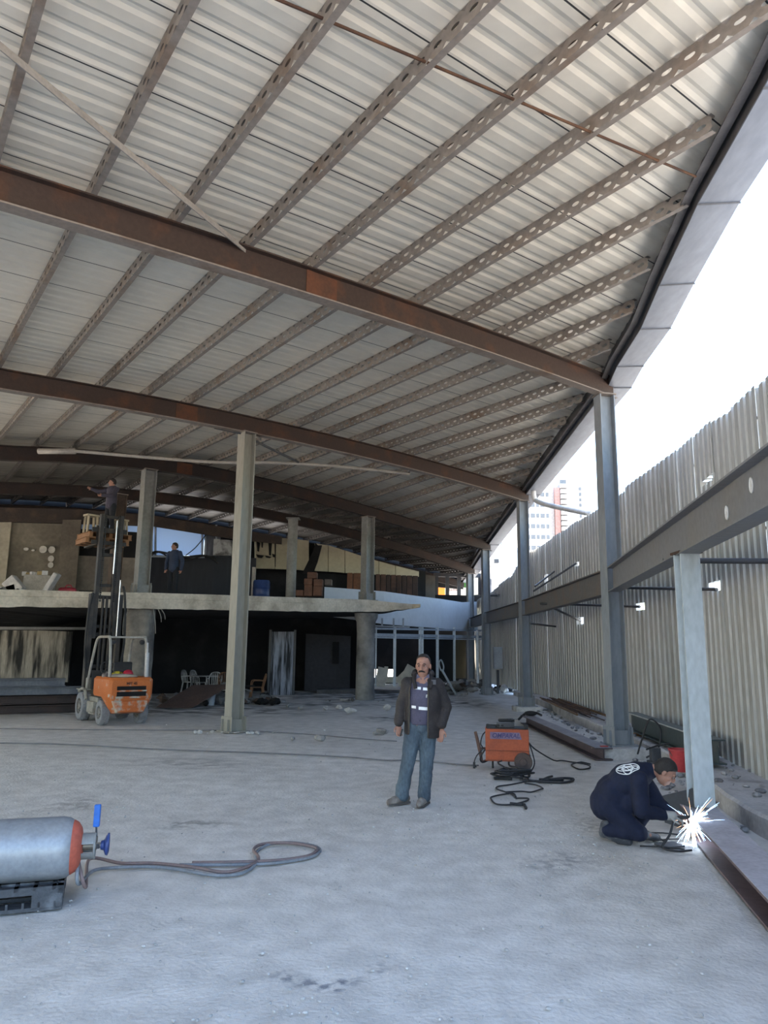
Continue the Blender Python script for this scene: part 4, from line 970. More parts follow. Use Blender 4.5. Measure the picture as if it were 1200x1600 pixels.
crumple('dust_sheet', T @ V(-.12, -.22, 1.085), (.33, .17, .055), mat('dusty_sack', (.38, .34, .29), .9, 0, (.27, .24, .2), .4, .7, 8), 'dusty pale sack spread over the forklift engine cover', 'sack', 3, .3)
crumple('tool_bag', T @ V(-.40, .02, 1.09), (.11, .13, .075), mat('dusty_bag', (.33, .29, .26), .9, 0, (.12, .1, .1), .45, .6, 9), 'small dusty bag at the corner of the forklift beneath its guard post', 'bag', 5, .3)
# pallets and stools on the forks
wood = mat('orange_brown_wood', (.27, .14, .065), .85, 0, (.17, .09, .05), .4, .7, 3, (1, 6, 1))
def pallet(loc, rot, label, w_=1.15, d_=.95):
    r = empty('wooden_pallet', tuple(loc), label, 'pallet', 'pallets on the forks')
    t = TR(loc, rot); 
    for j in range(7):
        a = MB(t); a.box((0, -d_/2+.06+j*(d_-.12)/6, .135), (w_, .1, .022)); a.build('deck_board', wood, r)
    for x in (-w_/2+.06, 0, w_/2-.06):
        a = MB(t); a.box((x, 0, .068), (.09, d_, .11)); a.build('stringer', wood, r)
    for j in (-1, 0, 1):
        a = MB(t); a.box((0, j*(d_/2-.06), .006), (w_, .1, .02)); a.build('base_board', wood, r)
    return r
pc = T @ V(0, yb+.72, 4.415)
pallet(pc, FA, 'lower wooden pallet on the raised forks')
pallet(T @ V(.05, yb+.74, 4.565), FA+.06, 'upper wooden pallet on the raised forks, under the worker')
def stool(p, lab):
    r = empty('trestle_stool', tuple(p), lab, 'stool', 'pale stools on the raised pallets'); t = TR(p, FA+.2); m = mat('pale_wood', (.40, .34, .24), .85, 0, (.28, .23, .16), .4, .7, 5)
    a = MB(t); a.box((0, 0, .46), (.34, .26, .05)); a.build('seat', m, r)
    for x in (-.12, .12):
        for y in (-.09, .09):
            a = MB(t); a.bar((x*1.15, y*1.15, 0), (x, y, .44), .055, .055); a.build('leg', m, r)
z5 = 4.565+.148
stool(T @ V(-.36, yb+.62, 4.565+.15), 'pale trestle stool at the end of the raised pallets away from the steel column')
stool(T @ V(.50, yb+.85, 4.565+.15), 'pale trestle stool on the raised pallets next to the steel column')
# ------------------------------------------------------------------ gas cylinder on plastic pallet with hose
TA = math.radians(-3)
pp0 = V(-2.29, 5.86, 0); PT = TR(pp0, math.radians(20))
bp_m = mat('dusty_black_plastic', (.055, .06, .07), .6, 0, (.17, .18, .20), .52, .72, 6, bump=.3)
pl = empty('plastic_pallet', tuple(pp0), 'dusty black plastic pallet under the silver gas cylinder', 'pallet')
W, D, H = 1.2, .62, .155
a = MB(PT)          # origin at the front right region; pallet spreads to -x
for j in range(10): a.box((-W+W*(j+.5)/10-.0, -.0, H-.012), (.028, D, .024))
for j in range(7): a.box((-W/2, -D/2+D*(j+.5)/7, H-.012), (W, .03, .024))
a.box((-W/2, -D/2+.02, H-.025), (W, .04, .05)); a.box((-W/2, D/2-.02, H-.025), (W, .04, .05)); a.box((-.02, 0, H-.025), (.04, D, .05)); a.box((-W+.02, 0, H-.025), (.04, D, .05))
a.build('grid_deck', bp_m, pl)
for x in (-.10, -W/2, -W+.10):
    for y in (-D/2+.07, 0, D/2-.07):
        a = MB(PT); a.box((x, y, (H-.05)/2+.01), (.2, .14, H-.05)); a.build('foot_block', bp_m, pl, bevel=.012)
a = MB(PT)
for y in (-D/2+.07, 0, D/2-.07): a.box((-W/2, y, .012), (W, .13, .024))
for j in range(12): a.box((-W+W*(j+.5)/12, -D/2+.008, .035), (.015, .016, .05))
a.build('runner', bp_m, pl)
e0 = at(117, 1322, 5.72); ax = V(-math.cos(.29), -math.sin(.29), 0); R_ = .208
c0 = V(e0.x, e0.y, H+R_+.004)
tk = empty('gas_cylinder', tuple(c0), 'silver gas cylinder with orange-red shoulder lying on the black plastic pallet', 'gas cylinder')
silver = mat('scuffed_silver_paint', (.29, .31, .34), .42, .3, (.23, .25, .28), .45, .7, 4, (1, 1, 1), fine=.1, bump=.05, bscale=8)
a = MB(); a.lathe(c0, ax, [(R_*.84, .008), (R_*.95, .04), (R_, .09), (R_, .60), (R_*1.004, .605), (R_*1.004, .62), (R_, .625), (R_, 1.15), (R_*.9, 1.24), (R_*.5, 1.3), (0, 1.31)], 48); a.build('body', silver, tk, smooth=50)
a = MB(); a.lathe(c0, ax, [(0, -.055), (R_*.30, -.055), (R_*.62, -.040), (R_*.79, -.016), (R_*.875, .014), (R_*.86, .02), (R_*.7, .015)], 48); a.build('shoulder', mat('faded_red_paint', (.46, .10, .06), .55, 0, (.36, .09, .06), .4, .7, 5), tk, smooth=50)
a = MB(); x_ = V(0, 0, 1).cross(ax).normalized(); al = -ax
def ringpt(t, r, h): return c0+al*h+x_*(r*math.cos(t))+V(0, 0, r*math.sin(t))
for t0, t1 in ((.35, 2.1), (2.5, 3.9), (4.3, 5.9)):
    n = 12; o = [ringpt(t0+(t1-t0)*i/n, .088, .02) for i in range(n+1)]; i_ = [ringpt(t0+(t1-t0)*i/n, .088, .135) for i in range(n+1)]; oo = [ringpt(t0+(t1-t0)*i/n, .080, .02) for i in range(n+1)]; ii = [ringpt(t0+(t1-t0)*i/n, .080, .135) for i in range(n+1)]
    a.loft([[o[i], i_[i], ii[i], oo[i]] for i in range(n+1)])
a.tube([ringpt(2*PI*i/24, .084, .135) for i in range(24)], .008, 6, closed=True); a.tube([ringpt(2*PI*i/24, .084, .02) for i in range(24)], .008, 6, closed=True)
a.build('valve_guard', mat('grey_guard', (.27, .28, .28), .55, .2), tk, smooth=40)
a = MB(); a.cyl(c0+al*.03, c0+al*.15, .028, n=14); a.cyl(c0+al*.13, c0+al*.19, .02, n=12)
a.box(c0+al*.12+V(0, 0, .03), (.05, .05, .06)); a.build('valve', mat('grey_brass', (.25, .23, .2), .5, .5), tk, smooth=40)
blue = mat('dark_blue_paint', (.03, .055, .19), .4)
a = MB(); hc = c0+al*.175+x_*.0; a.lathe(hc, al, [(0, 0), (.03, 0), (.035, .02), (.068, .035), (.072, .05), (.06, .055), (0, .05)], 20); a.build('hand_wheel', blue, tk, smooth=40)
a = MB(); a.tube([hc+al*.05+x_*(.062*math.cos(t))+V(0, 0, .062*math.sin(t)+.012) for t in np.linspace(0, 2*PI, 21)[:-1]], .009, 6, closed=True); a.build('wheel_rim', blue, tk, smooth=True)
a = MB(); a.box(c0+al*.135+V(0, 0, .205), (.045, .035, .155), Rz(.15)); a.build('blue_tag_case', mat('bright_blue_plastic', (.02, .13, .50), .4), tk, bevel=.008)
a = MB(); a.tube([c0+al*.135+V(0, 0, .13), c0+al*.14+V(0, 0, .06)], .008, 6); a.box(c0+al*.165+V(.0, -.03, .0), (.02, .01, .03)); a.build('tag_stem', dark_st, tk)
# hoses
ho_b = mat('grey_blue_hose', (.20, .22, .25), .6, 0, (.13, .14, .16), .4, .7, 6); ho_r = mat('faded_red_hose', (.19, .135, .13), .6, 0, (.15, .12, .125), .4, .7, 6)
v0 = c0+al*.03+V(0, 0, -.09)
h1 = [v0, v0+V(.03, -.04, -.15), gr(150, 1365)+V(0, 0, .03), gr(215, 1357), gr(270, 1360), gr(330, 1370), gr(375, 1368), gr(400, 1352), gr(400, 1335), gr(420, 1322), gr(455, 1319), gr(490, 1324), gr(500, 1332), gr(485, 1342), gr(440, 1350), gr(400, 1353), gr(340, 1354), gr(280, 1354)]
h2 = [v0+V(-.02, .03, 0), v0+V(.06, .02, -.2), gr(140, 1348)+V(0, 0, .02), gr(190, 1354), gr(240, 1354), gr(300, 1360), gr(350, 1368), gr(385, 1360), gr(404, 1347), gr(396, 1332), gr(412, 1323), gr(450, 1321.5), gr(486, 1327), gr(495, 1333), gr(478, 1343), gr(430, 1349.5), gr(370, 1352), gr(300, 1353)]
for pts, m, lab in ((h1, ho_b, 'grey-blue gas hose looping over the dusty floor from the silver cylinder'), (h2, ho_r, 'faded red gas hose twisted along the grey-blue hose on the floor')):
    P = spline(pts, 7)
    for i, q in enumerate(P): q.z = max(q.z, .013)+(.012 if m is ho_r else 0)
    a = MB(); a.tube(P, .0135, 8); tag(a.build('gas_hose', m, smooth=True), lab, 'hose')
# ------------------------------------------------------------------ welding machine
mc = gr(793, 1203); MT = TR((mc.x, mc.y, 0), -math.atan2(mc.x, mc.y)*.9)
k = mc.y/F_PX*1.02   # metres per photo pixel there
wm_ = empty('welding_machine', (mc.x, mc.y, 0), 'orange wheeled welding machine on the floor behind the standing man', 'welding machine')
wo = mat('scuffed_orange_paint', (.40, .085, .03), .5, 0, (.30, .065, .028), .45, .7, 4, fine=.1)
bw, bh, bd_ = .655, .47, .42; z0 = .13
a = MB(MT); a.box((0, bd_/2-.05, z0+bh/2), (bw, bd_, bh)); a.build('case', wo, wm_, bevel=.012)
a = MB(MT); a.box((0, -.055, z0+.155), (bw+.004, .012, .012)); a.box((0, -.055, z0+.01), (bw+.01, .02, .02)); a.build('seam_strip', mat('dark_orange', (.25, .06, .025), .6), wm_)
a = MB(MT); a.prism([V(-.255, -.054, z0+.425-.10), V(.22, -.054, z0+.425-.10), V(.19, -.054, z0+.425), V(-.255, -.054, z0+.425)], V(0, -.008, 0)); pt = a.build('name_plate', mat('faded_violet_plate', (.22, .16, .24), .6, 0, (.17, .12, .2), .4, .6, 9), wm_)
PLOC[pt.name] = PLOC[wm_.name]
text('lettering', 'OMPARAL', .092, MT @ Matrix.Translation((-.02, -.063, z0+.374)) @ Matrix.Rotation(PI/2, 4, 'X'), mat('faded_blue_ink', (.07, .06, .16), .6), pt, .002, shear=.2, bold=.002)
a = MB(MT); a.box((0, .15, z0+bh+.008), (bw-.05, bd_-.06, .016)); a.box((-.30, .05, z0+bh+.03), (.03, .05, .06)); a.box((.29, .0, z0+bh+.035), (.06, .06, .07)); a.box((-.16, .02, z0+bh+.03), (.03, .03, .06)); a.build('top_tray', black, wm_)
a = MB(MT)
for s_ in (-.29, .29): a.tube([V(s_, .0, z0+bh), V(s_, 0, z0+bh+.07)], .014, 7)
a.tube([V(-.29, 0, z0+bh+.055), V(-.05, 0, z0+bh+.05)], .012, 7); a.build('lifting_bar', black, wm_)
a = MB(MT); a.lathe((.235-.0, -.12, .135), (0, 1, 0), [(0, .0), (.05, .0), (.055, .015), (.10, .01), (.125, .0), (.135, .02), (.135, .06), (.12, .075), (0, .07)], 28); wl = a.build('wheel', mat('brown_wheel', (.12, .085, .075), .7, 0, (.08, .06, .055), .4, .7, 6), wm_, smooth=40)
a = MB(MT); a.lathe((.235, .34, .135), (0, 1, 0), [(0, .0), (.10, .0), (.135, .02), (.135, .06), (.12, .075), (0, .07)], 24); a.build('wheel', MATS['brown_wheel'], wm_, smooth=40)
a = MB(MT); a.tube([V(-.48, -.02, .55), V(-.42, .0, .3), V(-.385, .02, .1)], [.022, .028, .022], 8); a.tube([V(-.385, .02, .1), V(-.3, .1, .12)], .018, 7); a.tube([V(-.42, .02, .30), V(-.30, .08, .30)], .015, 7); a.build('tow_handle', mat('rusty_handle', (.13, .075, .06), .7), wm_, smooth=40)
a = MB(MT); a.tube([V(-.22, .05, .14), V(-.22, .05, 0.012)], .016, 7); a.tube([V(-.22, .3, .14), V(-.22, .3, .012)], .016, 7); a.build('prop_leg', black, wm_)
a = MB(MT); a.tube(spline([V(-.31, .03, .56), V(-.37, .0, .5), V(-.40, -.03, .38), V(-.37, -.02, .3), V(-.46, -.05, .2), V(-.5, -.06, .1), V(-.47, -.05, .03)], 6), .010, 6); a.tube(spline([V(-.30, .05, .12), V(-.37, .0, .10), V(-.41, -.02, .16), V(-.33, -.03, .3)], 5), .013, 6); a.box((-.50, -.06, .06), (.035, .03, .09)); a.build('plug_lead', cable_m, wm_, smooth=40)
q = MT @ V(-.02, .1, z0+bh+.018)
a = MB(TR(q, .2)); a.box((0, 0, .035), (.24, .16, .07)); a.build('tool_box', mat('dark_tool', (.10, .10, .105), .5), None, bevel=.01); tag(bpy.data.objects['tool_box'], 'dark metal box on top of the orange welding machine', 'box')
q2 = q+V(.03, 0, .072); hn = empty('angle_grinder', tuple(q2), 'dark hand grinder resting on the box on the welding machine', 'grinder')
a = MB(TR(q2, .1)); a.caps((-.12, 0, .03), (.08, 0, .03), .025, .03); a.build('grinder_body', black, hn, smooth=True); a = MB(TR(q2, .1)); a.lathe((.11, 0, .045), (0, 0, 1), [(0, 0), (.06, 0), (.06, .006), (0, .008)], 20); a.cyl((.09, 0, .0), (.09, 0, .05), .025); a.build('disc_guard', dark_st, hn, smooth=40)
a = MB(); pts = [MT @ V(.33, .05, .40), MT @ V(.44, .0, .30), gr(870, 1190), gr(895, 1192), gr(918, 1196), gr(921, 1201), gr(905, 1203), gr(893, 1196), gr(908, 1192), gr(922, 1195)]
def onfloor(pts, n=6, zmin=.011, first=2):
    P = spline(pts, n)
    for i, q in enumerate(P): q.z = max(q.z, zmin)
    return P
a.tube(onfloor(pts), .011, 7); tag(a.build('power_cable', cable_m, smooth=True), 'black cable running from the orange machine to the tall post pedestal', 'cable')
a = MB(); pts = [MT @ V(.33, .0, .40), MT @ V(.38, -.02, .25), MT @ V(.40, -.05, .1), gr(826, 1212), gr(826, 1222)]; a.tube(onfloor(pts), .010, 7)
tag(a.build('power_cable', cable_m, smooth=True), 'black cable dropping from the machine end to the coil on the floor', 'cable')
# cable coil and loops before the machine
a = MB(); pts = []
cq = gr(800, 1216)
for i in range(60):
    t = i*.55; rr_ = .12+.05*math.sin(i*1.7); pts.append(V(cq.x+rr_*1.5*math.cos(t)+.07*math.sin(i*.9), cq.y+rr_*1.3*math.sin(t), .02+.0016*i+.02*abs(math.sin(i*2.1))))
a.tube(spline([V(*(MT @ V(-.08, -.06, .14))), V(*(MT @ V(-.13, -.12, .1)))]+pts+[V(*(MT @ V(.03, -.12, .08))), V(*(MT @ V(.02, -.05, .14)))], 3), .014, 6); a.tube(onfloor([gr(772, 1217), gr(785, 1217), gr(800, 1218)]), .022, 7)
tag(a.build('cable_coil', cable_m, smooth=True), 'tangled black cable coil heaped under the orange machine', 'cable')
a = MB(); a.tube(onfloor([gr(816, 1220), gr(845, 1222), gr(860, 1219), gr(880, 1217), gr(895, 1218), gr(894, 1221), gr(880, 1224), gr(850, 1223), gr(838, 1222)]), .017, 7); a.tube(onfloor([gr(845, 1221), gr(855, 1216), gr(863, 1214)]), .015, 6); a.tube(onfloor([gr(843, 1220), gr(880, 1219)]), .024, 7)
tag(a.build('welding_lead', cable_m, smooth=True), 'black lead folded flat beside the coil, reaching towards the welder', 'cable')
a = MB(); a.tube(onfloor([gr(824, 1222), gr(800, 1227), gr(779, 1230), gr(776, 1234), gr(790, 1239), gr(803, 1244), gr(806, 1247)]+[gr(800, 1241), gr(770, 1246), gr(768, 1251), gr(776, 1258), gr(795, 1259), gr(812, 1256), gr(824, 1252), gr(825, 1249), gr(815, 1248.5), gr(806, 1249)]), .0105, 7)
a.tube(onfloor([gr(790, 1239), gr(815, 1238), gr(830, 1239), gr(845, 1234.5), gr(848, 1233), gr(838, 1228), gr(820, 1225)]), .0105, 7); a.tube(onfloor([gr(797, 1257), gr(812, 1258.5), gr(819, 1259), gr(822, 1264)]), .018, 7)
tag(a.build('welding_lead', cable_m, smooth=True), 'thin black cable lying in loose loops before the coil', 'cable')
a = MB(); a.tube(onfloor([gr(-20, 1162), gr(100, 1164), gr(250, 1172), gr(420, 1178), gr(540, 1184), gr(600, 1189), gr(640, 1189), gr(680, 1192), gr(720, 1196), gr(748, 1197)]), .012, 6)
tag(a.build('floor_cable', mat('dusty_cable', (.16, .16, .17), .8), smooth=True), 'long dusty cable trailing across the floor behind the standing man', 'cable')
a = MB(); a.tube(onfloor([gr(-20, 1139), gr(150, 1141), gr(340, 1142)]), .010, 6); a.tube(onfloor([gr(395, 1143), gr(480, 1148), gr(560, 1155), gr(620, 1159)]), .010, 6)
tag(a.build('floor_cable', MATS['dusty_cable'], smooth=True), 'thin faint cable crossing the floor behind the lone beige column', 'cable')
# ------------------------------------------------------------------ steel lying about at the hoarding side
f0, f1 = V(3.60, 19.2, .10), V(3.72, 13.0, .10)
fb2 = empty('steel_beam', tuple(f0), 'dark steel beam lying flat on the floor beside the tall post, its top dusty pale', 'beam', None, 'thing')
a = MB(); a.isec(f0+V(0, 0, .0), f1, .30, .2, .02, .014); a.build('beam_body', mat('mauve_black_steel', (.085, .065, .075), .6, 0, (.05, .04, .045), .4, .7, 3), fb2); a = MB(); a.bar(f0+V(0, 0, .103), f1+V(0, 0, .103), .29, .005); a.build('dusty_top_face', mat('dusty_top', (.30, .30, .34), .7), fb2)
a = MB(); a.box(f1+V(.04, .12, .11), (.12, .08, .02)); tag(a.build('red_rag', mat('red_rag', (.40, .07, .06), .8)), 'small red scrap on the end of the dark floor beam', 'scrap')
q = f0+V(.05, -.3, .11)
a = MB(); a.ell(q+V(0, 0, .06), (.16, .12, .06)); a.tube(spline([q+V(-.3, 0, -.09), q+V(-.1, .1, .05), q+V(.1, -.1, .08), q+V(.3, .2, .0)], 5), .03, 6); tag(a.build('cable_bundle', black, smooth=True), 'black cable bundle lying on the far end of the dark floor beam', 'cable')
random.seed(21)
for j in range(16):
    x = 5.25+random.uniform(-.25, .35); y0 = 24.4+random.uniform(-.8, .3); y1 = 18.2+random.uniform(-.6, 1.5); z = .235+.02*(j//5)+.012
    a = MB(); a.cyl((x, y0, z+random.uniform(0, .05)), (x-.25+random.uniform(-.12, .12), y1, z+random.uniform(-.01, .02)), random.choice((.014, .02, .028)), n=7)
    tag(a.build('steel_bar', random.choice((rust, mat('brown_bar', (.16, .095, .05), .8), rrod))), 'rusty bar in the heap of bars lying on the ledge along the hoarding', 'steel bar', 'rusty bars heaped on the ledge')
# dark green box beam behind the tall post
q0, q1 = at(905, 1138, 16.2), at(1078, 1172, 11.6)
bx = empty('channel_beam', (q0.x, q0.y, .2), 'dark green steel channel resting on the ledge behind the tall post', 'beam', None, 'thing')
a = MB(); gs = mat('dark_green_steel', (.055, .075, .08), .45, .2, (.09, .10, .10), .5, .7, 2); A0 = V(5.05, 15.6, .42); A1 = V(4.72, 10.9, .42); a.isec(A0, A1, .22, .34, .02, .015); a.build('beam_body', gs, bx)
a = MB(); dd = (A1-A0).normalized(); a.bar(A0+V(-.112, 0, .16), A1+V(-.112, 0, .16), .004, .02); a.build('bright_edge', mat('bright_edge', (.4, .42, .43), .5), bx)
for t in (.15, .85):
    a = MB(); c_ = A0.lerp(A1, t); a.box((c_.x, c_.y, .215), (.35, .12, .07)); tag(a.build('wood_block', wood), 'wood packing block under the dark green channel, ' + ('far end' if t < .5 else 'end by the red bucket'), 'block')
# red bucket on the ledge
q = gr(1066, 1197, .2); q = V(4.28, 11.0, .2)
q = at(1064, 1194, 10.6); q.z = .205
bk = empty('red_bucket', tuple(q), 'red bucket on the ledge behind the short welded post', 'bucket'); a = MB(); a.lathe(q, (0, 0, 1), [(0, 0), (.11, 0), (.115, .02), (.15, .27), (.158, .275), (.158, .29), (.145, .29), (.11, .03), (0, .02)], 24); a.build('bucket_body', mat('red_bucket_plastic', (.42, .04, .045), .5), bk, smooth=40)
a = MB(); a.tube([q+V(.155*math.cos(t), -.05*math.sin(t)-.02, .27-.12*math.sin(t)) for t in np.linspace(0, PI, 12)], .006, 6); a.build('handle', dark_st, bk)
# dark plate leaning at the short post, scrap near the weld
a = MB(); px_ = [at(1035, 1244, 8.6), at(1083, 1232, 8.15), at(1086, 1290, 8.1), at(1040, 1300, 8.5)]; a.prism(px_, V(.01, .03, 0)); tag(a.build('steel_plate', mat('blue_black_plate', (.02, .028, .045), .5, .1, (.035, .045, .065), .4, .7, 3)), 'dark steel plate standing behind the weld spark against the short post', 'plate')
random.seed(8)
a = MB()
for (x, y, w_, h_) in ((1046, 1322, .22, .16),): 
    q = gr(x, y); a.box((q.x, q.y, .008), (w_, h_, .016), Rz(.3))
tag(a.build('scrap_plate', dark_st), 'small dark scrap plate on the floor below the weld spark', 'scrap')
for j, (x0, y0, x1, y1) in enumerate(((1012, 1303, 1060, 1306), (1020, 1316, 1062, 1313), (1000, 1324, 1070, 1329), (1025, 1310, 1040, 1318))):
    a = MB(); p_, q_ = gr(x0, y0), gr(x1, y1); a.tube([p_+V(0, 0, .012), (p_+q_)/2+V(0, 0, .018), q_+V(0, 0, .012)], .008, 6); tag(a.build('electrode_stub', black, smooth=True), 'thin black rod scattered on the sooty patch before the welder\'s knees', 'rod', 'rods scattered by the welder')
a = MB(); q = at(1006, 1172, 12.2); q = V(4.02, 12.6, .0); 
a.tube(spline([V(4.05, 12.3, .2), V(4.1, 12.2, .45), V(4.2, 12.1, .75), V(4.36, 12.1, .6), V(4.3, 12.1, .3), V(4.15, 12.2, .16)], 6), .014, 6); tag(a.build('ground_lead', cable_m, smooth=True), 'black lead looping up beside the foot of the tall post', 'cable')
q = V(4.08, 11.6, .17); vc = empty('bench_vice', tuple(q), 'small dark clamp tool standing behind the welder\'s shoulder', 'clamp'); a = MB(); a.box((q.x, q.y, .28), (.14, .12, .22)); a.box((q.x, q.y, .1), (.2, .2, .2)); a.build('clamp_body', dark_st, vc, bevel=.01); a = MB(); a.tube([q+V(-.16, -.1, .20), q+V(.02, 0, .24), q+V(.22, .0, .28)], .014, 6); a.build('handle', black, vc)
# ------------------------------------------------------------------ steel stack at the left
ss = [rg, mat('slate_steel', (.11, .12, .145), .55, 0, (.17, .18, .20), .45, .7, 2), mat('brown_black_steel', (.055, .035, .032), .7, 0, (.03, .025, .025), .4, .7, 2)]
a0 = V(-13.6, 17.6, 0); a1 = V(-7.95, 21.2, 0); da = (a1-a0).normalized(); nn = V(-da.y, da.x, 0)
lv = 0
for row, (n_, z) in enumerate(((3, .10), (3, .33), (2, .56), (2, .77))):
    for q in range(n_):
        o = nn*(q*.34+(.1*row)); sh = random.uniform(-.4, .3); z_ = z
        p_ = a0+o+da*0; q_ = a1+o+da*(sh-.25*row)
        lab = f'long steel section lying in the stack beside the forklift, {["bottom", "second", "third", "top"][row]} layer, {["front", "middle", "rear"][q]} piece'
        r = empty('steel_section', tuple(p_+V(0, 0, z-.1)), lab, 'beam', 'steel sections stacked beside the forklift', 'thing'); a = MB(); a.isec(p_+V(0, 0, z_), q_+V(0, 0, z_), .30, .2, .02, .015); a.build('beam_body', ss[2] if row < 2 else ss[1], r)
# ------------------------------------------------------------------ clutter below the slab
def monobloc(loc, rot, m, label, name='plastic_chair', group='chairs under the slab', s=1.0):
    r = empty(name, tuple(loc), label, 'chair', group); T_ = TR(loc, rot)
    a = MB(T_); a.box((0, 0, .43), (.42, .42, .025)); a.build('seat', m, r, bevel=.01)
    for x in (-1, 1):
        for y in (-1, 1):
            a = MB(T_); a.bar((x*.24, y*.23, 0), (x*.19, y*.18, .43), .045, .045); a.build('leg', m, r)
    a = MB(T_); arch = spline([V(-.20, .19, .43), V(-.22, .24, .66), V(-.15, .28, .83), V(0, .29, .87), V(.15, .28, .83), V(.22, .24, .66), V(.20, .19, .43)], 6); a.tube(arch, .02, 6)
    for x in (-.12, -.06, 0, .06, .12): a.bar((x, .20, .43), (x*1.1, .285, .845), .03, .012)
    a.build('backrest', m, r)
    a = MB(T_)
    for x in (-1, 1): a.tube(spline([V(x*.22, .24, .64), V(x*.26, .05, .66), V(x*.25, -.16, .64), V(x*.22, -.19, .43)], 5), .018, 6)
    a.build('armrest', m, r)
    return r
whp = mat('grimy_white_plastic', (.46, .47, .48), .5, 0, (.2, .2, .2), .45, .65, 4); brp = mat('brown_wood_chair', (.20, .10, .05), .7, 0, (.10, .055, .03), .4, .7, 4)
def gz(x, y): p = gr(x, y); return V(p.x, p.y, 0)
monobloc(gz(334, 1090), .1, whp, 'white plastic armchair behind the white bucket')
monobloc(gz(303, 1086)+V(0, .6, 0), 1.2, whp, 'white plastic armchair turned sideways above the brown sheet')
monobloc(gz(290, 1086)+V(-.1, .9, 0), 1.35, whp, 'dimmer white plastic armchair half hidden behind the sideways one')
monobloc(gz(401, 1094), -1.3, brp, 'brown wooden armchair beside the lone beige column, back to the metal door', 'wooden_chair')
monobloc(gz(348, 1092)+V(0, .4, 0), .4, brp, 'brown chair between the white armchair and the lone beige column', 'wooden_chair')
q = gz(316, 1088)+V(0, .5, 0); tb = empty('small_table', tuple(q), 'grey folding table behind the white plastic armchairs', 'table'); a = MB(); a.box(q+V(0, 0, .70), (1.1, .6, .03)); a.build('table_top', mat('grey_top', (.24, .24, .25), .6), tb)
for x in (-.48, .48):
    for y in (-.24, .24): a = MB(); a.bar(q+V(x, y, 0), q+V(x, y, .69), .035, .035); a.build('leg', dark_st, tb)
q = gz(328, 1102); wb = empty('white_bucket', tuple(q), 'white paint bucket on the floor beside the brown sheet', 'bucket'); a = MB(); a.lathe(q, (0, 0, 1), [(0, .0), (.13, 0), (.15, .3), (.158, .3), (.158, .32), (.14, .32), (.12, .02), (0, .02)], 20); a.build('bucket_body', mat('pale_bucket', (.42, .47, .52), .5), wb, smooth=40); a = MB(); a.tube([q+V(.15*math.cos(t), -.1*math.sin(t), .31-.06*math.sin(t)) for t in np.linspace(0, PI, 10)], .006, 5); a.build('handle', dark_st, wb)
a = MB(); s0_ = gz(246, 1106); s1_2 = gz(297, 1106); a.prism([V(s0_.x, s0_.y-.1, .01), V(s1_2.x+.1, s1_2.y-.1, .01), V(s1_2.x+1.0, s1_2.y+.9, .62), V(s0_.x+.75, s0_.y+.9, .58)], V(0, .02, .03)); tag(a.build('rusty_sheet', mat('brown_rust_sheet', (.085, .055, .045), .85, 0, (.06, .04, .035), .4, .7, 2)), 'brown rusty sheet propped at a slant on the junk beside the forklift', 'sheet')
random.seed(5); jm = [soot, mat('junk_grey', (.13, .13, .13), .9), mat('junk_brown', (.09, .06, .045), .9), mat('junk_pale', (.30, .29, .28), .9)]
def rubble(cx, cy, rx, ry, n, smin, smax, group, label, ms, name='rubble_chunk', zb=0., cat='rubble'):
    for j in range(n):
        x = cx+random.uniform(-1, 1)*rx; y = cy+random.uniform(-1, 1)*ry; s_ = random.uniform(smin, smax); a = MB(); d_ = (s_*random.uniform(.6, 1.3), s_*random.uniform(.6, 1.3), s_*random.uniform(.35, .8))
        a.ell((x, y, zb+d_[2]*.42), [k_*.5 for k_ in d_], Rz(random.uniform(0, 3)), 8, 6)
        for i, v in enumerate(a.v): a.v[i] = v+Vector((noise.noise(v*9), noise.noise(v*9+V(5, 0, 0)), noise.noise(v*9+V(0, 5, 0))))*s_*.22
        lo = min(v.z for v in a.v)
        for v in a.v: v.z += zb-lo-.004
        tag(a.build(name, random.choice(ms)), label, cat, group)
rubble(-5.6, 24.3, 1.6, .8, 26, .15, .5, 'dark junk under the slab', 'dark lump of junk heaped under the slab beside the rusty sheet', jm[:3], 'junk_lump')
rubble(-3.9, 24.6, .7, .7, 16, .12, .4, 'dark junk by the brown chair', 'dark lump of junk heaped between brown chair and metal door', jm, 'junk_lump')
for j in range(7):
    p_ = V(-5.9+j*.15, 24.4+random.uniform(-.4, .4), .3+.06*j); a = MB(); a.bar(p_, p_+V(random.uniform(.7, 1.5), random.uniform(-.5, .5), random.uniform(-.3, .25)), .06, .05); tag(a.build('charred_stick', random.choice(jm)), 'charred stick poking from the dark junk under the slab', 'stick', 'charred sticks in the junk')
pale = mat('chalky_rubble', (.50, .49, .48), .95, 0, (.36, .35, .34), .4, .7, 5)
rubble(P1.x+.1, P1.y-.3, .8, .25, 14, .04, .12, 'chalk crumbs at the lone beige column', 'chalky crumb at the foot of the lone beige column', [pale])
for j, (x, y, s_) in enumerate(((594, 1148, .22), (603, 1147, .14), (585, 1148, .1), (430, 1145, .1), (508, 1142, .1), (500, 1158, .14), (456, 1157, .12), (510, 1110, .2), (548, 1115, .3), (530, 1108, .2), (605, 1110, .2), (470, 1108, .16), (450, 1106, .2))):
    q = gr(x, y); random.seed(j); rubble(q.x, q.y, .03, .03, 1, s_, s_*1.2, 'stray rubble on the open floor', 'stray lump of rubble on the open floor between the columns', [pale, jm[3]])
random.seed(31)
rubble(4.2, 37.2, 1.0, 1.2, 22, .2, .55, 'rubble at the rear posts', 'lump of rubble around the foot of the rear post', [jm[3], jm[1], conc_d]); rubble(3.4, 33.6, 1.2, 1.4, 26, .15, .5, 'rubble before the shop corner', 'lump of rubble strewn before the shop corner', [jm[1], conc_d, jm[2], jm[3]])
